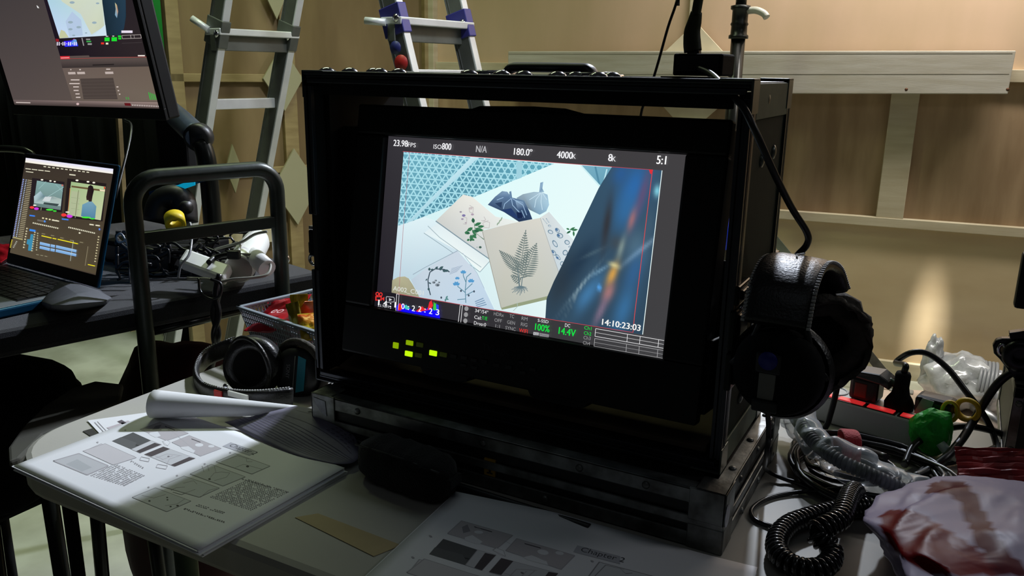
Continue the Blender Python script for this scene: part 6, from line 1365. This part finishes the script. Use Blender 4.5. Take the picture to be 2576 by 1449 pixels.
for x, y, l in ((1295, 840, 50), (860, 845, 12), (968, 845, 20), (865, 970, 105), (848, 1015, 125), (895, 1055, 68), (900, 1098, 60), (922, 1140, 50), (928, 1182, 54), (1095, 1268, 55), (1190, 1268, 28), (1268, 1270, 42), (1455, 1275, 34), (1420, 1055, 24), (1435, 1100, 18), (1450, 1143, 18)): c6.line([(x, y), (x+l, y)], 13, (206, 192, 186))
for y in range(6): c6.line([(985+y*7, 985+y*40), (1400+y*8, 980+y*40)], 3, (92, 82, 76))
for i in range(5): x = 1812+i*23; c6.line([(x, 1120+i*8), (x+22, 1212)], 9, (40, 190, 60))
for i in range(2): c6.line([(1535+i*25, 1178), (1548+i*25, 1208)], 7, (40, 180, 60))
c6.poly([(168, 1212), (1932, 1240), (1950, 1326), (190, 1276)], [(112, 96, 94), (150, 130, 124), (66, 56, 54), (56, 48, 46)]); c6.line([(200, 1243), (375, 1248)], 12, (200, 186, 180)); c6.disc(950, 1262, 18, 14, (210, 180, 180)); c6.poly([(1515, 1250), (1590, 1252), (1600, 1285), (1525, 1282)], (96, 20, 26))
for i in range(16): c6.line([(1612+i*21, 1268+i*1.0), (1618+i*21, 1284+i)], 9, (214, 200, 196))
c6.poly([(450, 62), (470, 78), (482, 100), (462, 96)], (236, 236, 236))
c6.build('screen', lambda u, v, h: mo_+MX*(u*mw_)+MU*(v*mh_)-MN*(.0006+h), SCREEN, bg, step=5e-6)
# arm
ARM = mat('blue_grey_metal_arm', (88, 100, 118), .3, .6, noise_amt=.3, nscale=20)
bm = B(); ac = mo_+MX*.26+MU*.14+MN*.06
a1_ = ony(412, 262, .62); a2_ = ony(500, 345, .50)
bm = B(); tube(bm, [ac+MN*.05, a1_+Vector((-.05, .02, .04)), a1_, a1_.lerp(a2_, .5), a2_], [.016, .022, .026, .028, .028], 16, smooth=4, sy=.85); am = obj('arm', bm, ARM, bg)
bm = B(); lathe(bm, [(0, -.014), (.029, -.014), (.031, 0), (.029, .014), (0, .014)], a2_, (.3, -.9, -.2), 20); obj('arm_joint', bm, BLK, am)
bm = B(); q_ = ony(446, 352, .56); box(bm, (q_.x-.055, .545, q_.z-.07), (q_.x+.045, .575, q_.z+.05)); obj('mount_plate', bm, BLKM, bg, .006); bm = B(); p0 = a2_-Vector((-.006, .0, .01)); tube(bm, [p0, ony(520, 400, .50), ony(528, 470, .50), Vector((ony(528, 470, .50).x, .50, SZ_))], .020, 16, smooth=4); obj('post', bm, BLKG, bg)

# ================================================================== THINGS ON THE TROLLEY
bm = B(); a_ = ony(311, 292, .62); b_ = ony(303, 560, .62); bar(bm, b_-Vector((0, 0, .3)), a_+Vector((0, 0, .3)), .011, .011, LNn); tag(obj('wooden_batten', bm, TAN), 'thin pale wooden batten standing behind the laptop', 'batten')
# folded grey cover in front of the laptop
GCV = mat('grey_neoprene', (82, 84, 90), .8, noise_amt=.15, nscale=60)
gcv = thing('soft_cover', 'folded dark grey soft cover lying in front of the laptop', 'cover', onz(190, 770, SZ_))
rim_ = [onz(x, y, SZ_+.002) for x, y in ((93, 764), (125, 782), (165, 785), (225, 776), (268, 766), (283, 750), (250, 728), (205, 712), (150, 704))]
rdg = [onz(x, y, SZ_+z) for x, y, z in ((104, 758, .016), (130, 768, .030), (165, 768, .040), (215, 762, .040), (262, 758, .030), (278, 751, .014), (240, 730, .030), (200, 716, .034), (148, 710, .026))]
bm = B(); A_ = [bm.verts.new(p) for p in rim_]; B_ = [bm.verts.new(p) for p in rdg]; cV = bm.verts.new(sum(rdg, Vector())/len(rdg)+Vector((0, 0, .004)))
for i in range(9): bm.faces.new((A_[i], A_[(i+1) % 9], B_[(i+1) % 9], B_[i])); bm.faces.new((B_[i], B_[(i+1) % 9], cV)).smooth = True
bm.faces.new(A_[::-1]); obj('cover_fabric', bm, GCV, gcv, .002)
# white power brick
WG = mat('glossy_white_adapter', (226, 226, 222), .3)
pbk = thing('power_adapter', 'white square laptop power adapter tilted on the cable pile', 'adapter', pd(510, 660, 1.46))
o_, xe, ye, ze = pd(446, 656, 1.44), pd(562, 699, 1.41), pd(468, 622, 1.47), None
X_ = xe-o_; Y_ = ye-o_; Z_ = X_.cross(Y_).normalized(); Z_ = Z_ if Z_.dot(CAM-o_) < 0 else -Z_
bm = B(); obox(bm, o_, X_, Y_*1.0, Z_*.028+Vector((0, 0, .006))); bd_ = obj('adapter_body', bm, WG, pbk, .006)
bm = B(); obox(bm, o_+X_*.60+Y_*1.0-Y_*.05, X_*.05, Y_*.08, Z_*.026+Vector((0, 0, .006))); obj('seam', bm, mat('grey_seam', (90, 90, 90), .5), bd_)
bm = B(); obox(bm, o_+X_*.80+Y_*1.0-Y_*.04+Z_*.008, X_*.08, Y_*.08, Z_*.010); obj('socket_slot', bm, mat('olive_slot', (96, 90, 66), .5), bd_)
# white barrel shaped dryer-like nozzle
wd = thing('white_barrel', 'white rounded plastic barrel with short side spout on the cable pile', 'appliance', pd(620, 650, 1.55))
a_, b_ = pd(600, 678, 1.47), pd(652, 600, 1.62)
bm = B(); ax_ = (b_-a_); L_ = ax_.length; lathe(bm, [(0, 0), (.024, .0), (.0265, .004), (.027, L_*.5), (.025, L_*.85), (.018, L_*1.0), (0, L_*1.03)], a_, ax_, 28); ob_ = obj('barrel', bm, WG, wd)
bm = B(); lathe(bm, [(0, -.001), (.0235, -.001), (.0245, .001), (0, .002)], a_, ax_, 28); obj('end_grille', bm, mat('grey_grille', (150, 146, 140), .6), ob_)
bm = B(); tube(bm, [a_.lerp(b_, .55), pd(650, 655, 1.47), pd(672, 676, 1.45)], .016, 18); obj('spout', bm, WG, wd)
bm = B(); tube(bm, [a_+Vector((.0, 0, .027)), a_.lerp(b_, .5)+Vector((0, -.012, .027)), b_+Vector((0, 0, .022))], .0025, 6, smooth=3); obj('ridge', bm, mat('ridge_grey', (170, 170, 166), .4), ob_)
bm = B(); c_ = pd(440, 556, 1.56); qx = Vector((.8, .3, -.2)).normalized(); 
lathe(bm, [(.011, -.012), (.0185, -.012), (.0185, .012), (.011, .012), (.011, -.012)], c_, (.7, -.5, -.5), 24); tag(obj('tape_roll', bm, mat('yellow_tape', (216, 190, 24), .5)), 'small roll of yellow tape hanging by the trolley cross bar', 'tape')
bm = B(); obox(bm, pd(376, 497, 1.70), pd(530, 452, 1.70)-pd(376, 497, 1.70), Vector((0, .07, .01)), Vector((0, 0, .012))); tb = tag(obj('blue_tablet', bm, mat('blue_black_glass', (4, 40, 70), .15)), 'dark tablet edge catching cyan light beneath the trolley top bar', 'tablet')
bm = B(); obox(bm, pd(432, 486, 1.69), pd(490, 466, 1.69)-pd(432, 486, 1.69), Vector((0, .002, 0)), Vector((0, 0, .012))); c_y = obj('cyan_reflection', bm, mat('cyan_reflection_glow', (10, 160, 200), .4, emit=.6), None);  # cyan reflection on the tablet edge, made as a glowing strip
wm = c_y.location.copy(); c_y.parent = tb; c_y.location = wm-tb.location
cmr = thing('camera_battery_pack', 'black rounded device with knob behind the yellow tape on trolley', 'device', pd(430, 530, 1.68))
bm = B(); tube(bm, [pd(392, 560, 1.70), pd(405, 510, 1.70), pd(440, 496, 1.70), pd(460, 510, 1.70), pd(465, 560, 1.70)], .026, 16, smooth=4); obj('shell', bm, BLK, cmr)
bm = B(); lathe(bm, [(0, .0), (.012, 0), (.013, .014), (0, .016)], pd(464, 520, 1.67), (.9, -.3, 0), 16); obj('knob', bm, BLK, cmr)
# tangle and named leads
def clead(pts, r, m, label, name='cable', cat='cable', sm=6):
    bm = B(); P_ = [pd(*p) for p in pts]; tube(bm, P_, r, 8, smooth=sm); return tag(obj(name, bm, m, loc=P_[0]), label, cat)
GRC = mat('grey_cord', (130, 130, 120), .5)
clead([(478, 560, 1.46), (482, 600, 1.45), (476, 640, 1.43), (455, 668, 1.42), (448, 700, 1.42)], .0022, mat('silver_cord', (150, 152, 156), .3, .3), 'silvery lead curving down left of the white adapter')
clead([(470, 700, 1.40), (520, 702, 1.41), (555, 708, 1.41), (590, 702, 1.41), (640, 698, 1.42), (672, 690, 1.43), (680, 665, 1.45), (660, 645, 1.47), (620, 640, 1.47), (600, 640, 1.47)], .0026, GRC, 'grey lead running under the adapter and round the white barrel')
clead([(672, 582, 1.5), (640, 590, 1.5), (610, 608, 1.5), (575, 618, 1.5), (540, 628, 1.5)], .0026, GRC, 'pale lead crossing the white barrel towards trolley frame')
clead([(600, 640, 1.45), (575, 640, 1.45), (540, 648, 1.45), (525, 660, 1.43)], .0048, RUB, 'thick black lead plugged into the white adapter')
bm = B(); bar(bm, pd(573, 640, 1.44), pd(604, 641, 1.44), .013, .015); tag(obj('cable_plug', bm, BLK, bevel=.002), 'black moulded plug lying over the white barrel', 'plug')
clead([(320, 540, 1.5), (328, 570, 1.5), (322, 600, 1.5), (300, 610, 1.5), (294, 595, 1.5), (305, 588, 1.5), (318, 610, 1.5), (335, 650, 1.5)], .0020, mat('silver_cord', (150, 152, 156), .3, .3), 'thin silvery looped lead hanging beside the laptop lid')
clead([(290, 500, 1.6), (330, 330, 1.7), (312, 300, 1.8)], .0028, RUB, 'black lead curving up behind the laptop to the left monitor')
clead([(545, 700, 1.40), (548, 740, 1.40), (538, 790, 1.40), (548, 840, 1.40), (540, 880, 1.42), (530, 930, 1.44)], .0058, RUB, 'twisted black lead hanging from trolley edge down to the floor')
clead([(552, 690, 1.40), (542, 740, 1.395), (550, 790, 1.395), (538, 840, 1.395), (546, 885, 1.42)], .0050, RUBG, 'second strand of the twisted black lead hanging from trolley')
clead([(500, 700, 1.40), (505, 735, 1.39), (530, 752, 1.39), (552, 745, 1.39), (556, 715, 1.39), (530, 702, 1.39)], .0024, RUBG, 'thin black looped lead drooping over the trolley shelf edge')
rn = random.Random(5); bm = B()
for i in range(95):
    x, y = rn.uniform(300, 600), rn.uniform(590, 695)
    if x < 345: y = max(y, 640)
    d_ = rn.uniform(1.44, 1.66) if x < 400 else rn.uniform(1.54, 1.68); P_ = []; L_ = rn.uniform(30, 110)
    a = rn.uniform(0, 6.28)
    for k_ in range(5):
        P_.append(pd(x, y, d_)); a += rn.uniform(-1.1, 1.1); x += math.cos(a)*L_*.6; y += math.sin(a)*L_*.32; x = min(max(x, 295), 425 if d_ < 1.54 else 640); y = min(max(y, 585), 704)
    for p in P_: p.z = max(p.z, SZ_+.004)
    tube(bm, P_, rn.choice((.0022, .003, .004)), 6, smooth=5)
tg_ = tag(obj('cable_tangle', bm, RUB, loc=pd(480, 660, 1.6)), 'tangle of thin black leads piled on the trolley shelf', 'cables'); tg_['kind'] = 'stuff'
bm = B(); box(bm, (-.78, .22, SZ_), (-.60, .36, SZ_+.05)); box(bm, (-.72, .40, SZ_), (-.50, .60, SZ_+.035)); 
bm.free()
dv = thing('black_box', 'low black equipment box beneath the tangle of leads on trolley', 'electronics', (-.66, .31, SZ_))
bm = B(); box(bm, (-.76, .24, SZ_), (-.56, .38, SZ_+.045)); obj('box_body', bm, BLKM, dv, .003)
bm = B(); box(bm, (-.75, .237, SZ_+.008), (-.57, .24, SZ_+.036)); obj('front_panel', bm, BLK, dv)
rk = thing('perforated_bracket', 'grey perforated metal upright left of the trolley frame', 'bracket', pd(333, 700, 1.5))
bm = B(); bar(bm, pd(338, 735, 1.50), pd(333, 515, 1.54), .004, .018, LNn); rb_ = obj('upright', bm, mat('dull_steel', (88, 90, 92), .5, .5), rk)
for t_ in (.3, .42, .6, .78):
    bm = B(); p = pd(338, 735, 1.50).lerp(pd(333, 515, 1.54), t_); lathe(bm, [(0, .0006), (.004, .0006), (.004, 0)], p-LNn*.0095, -LNn, 10); obj('hole', bm, BLKM, rb_)
packet('shiny red packet lying left of the laptop on trolley', onz(-2, 640, SZ_+.02), (1, .1, .1), (0, 1, .4), .08, .06, (196, 30, 40), (150, 14, 26), .014, 31)
bm = B(); tube(bm, [pd(-60, 470, 1.9), pd(-40, 380, 1.9), pd(0, 374, 1.9), pd(45, 376, 1.9), pd(70, 382, 1.9), pd(84, 400, 1.9), pd(86, 470, 1.9)], .008, 10, smooth=5); tag(obj('tube_handle', bm, BLKG), 'curved black tube handle glinting behind the laptop at left', 'handle')
# bags under and beside
def blob(name, m, c, s, label, cat, seed, amp=.18, mn=None):
    bm = B(); bmesh.ops.create_icosphere(bm, subdivisions=4, radius=1)
    for v in bm.verts:
        d = v.co.copy(); k_ = 1+amp*noise.noise(d*1.8+Vector((seed, 0, 0)))+amp*.3*noise.noise(d*6); e_ = lambda q: math.copysign(abs(q)**.7, q)
        v.co = Vector(c)+Vector((e_(d.x)*s[0], e_(d.y)*s[1], e_(d.z)*s[2]))*k_; v.co.z = max(v.co.z, FZ+.002 if mn is None else mn)
    for f_ in bm.faces: f_.smooth = True
    return tag(obj(name, bm, m), label, cat)
sto = thing('stool', 'low black stool under the black bag left of table', 'stool', (-.66, -.10, FZ))
bm = B(); box(bm, (-.83, -.22, -.322), (-.57, .02, -.302)); obj('seat', bm, BLKM, sto, .01)
for x, y in ((-.81, -.20), (-.59, -.20), (-.81, .0), (-.59, .0)):
    bm = B(); cyl(bm, (x, y, -.32), (x, y, FZ), .012, 10); obj('leg', bm, BLKM, sto)
blob('black_bag', mat('black_nylon', (11, 11, 12), .95, bump=.3, bscale=60, spec=.08), (-.69, -.10, -.195), (.19, .16, .105), 'large black bag on low stool between trolley and table', 'bag', 3, mn=-.30)
blob('red_bag', mat('dark_red_cloth', (60, 12, 14), .85, noise_amt=.3, nscale=20), (-.52, .20, -.40), (.14, .10, .30), 'dark red bag on floor behind the left end of table', 'bag', 8, .1)
cs = thing('chair', 'grey-rimmed plastic chair partly hidden behind left corner of the table', 'chair', (-.5, -.18, FZ))
OLV = mat('olive_grey_plastic', (64, 63, 54), .8)
P_ = [onz(x, y, -.125) for x, y in ((310, 965), (240, 957), (180, 975), (110, 1020), (55, 1075), (20, 1125), (22, 1160), (50, 1150), (110, 1090), (300, 1010))]
bm = B(); prism(bm, P_, (0, 0, -.012)); obj('seat', bm, OLV, cs, .004)
cen = sum(P_, Vector())/len(P_)
for dx, dy in ((-.06, -.10), (.08, .10), (-.08, .08), (.05, -.05)):
    bm = B(); cyl(bm, Vector((cen.x+dx*.6, cen.y+dy, -.138)), Vector((cen.x+dx, cen.y+dy, FZ)), .012, 10); obj('leg', bm, BLKG, cs)
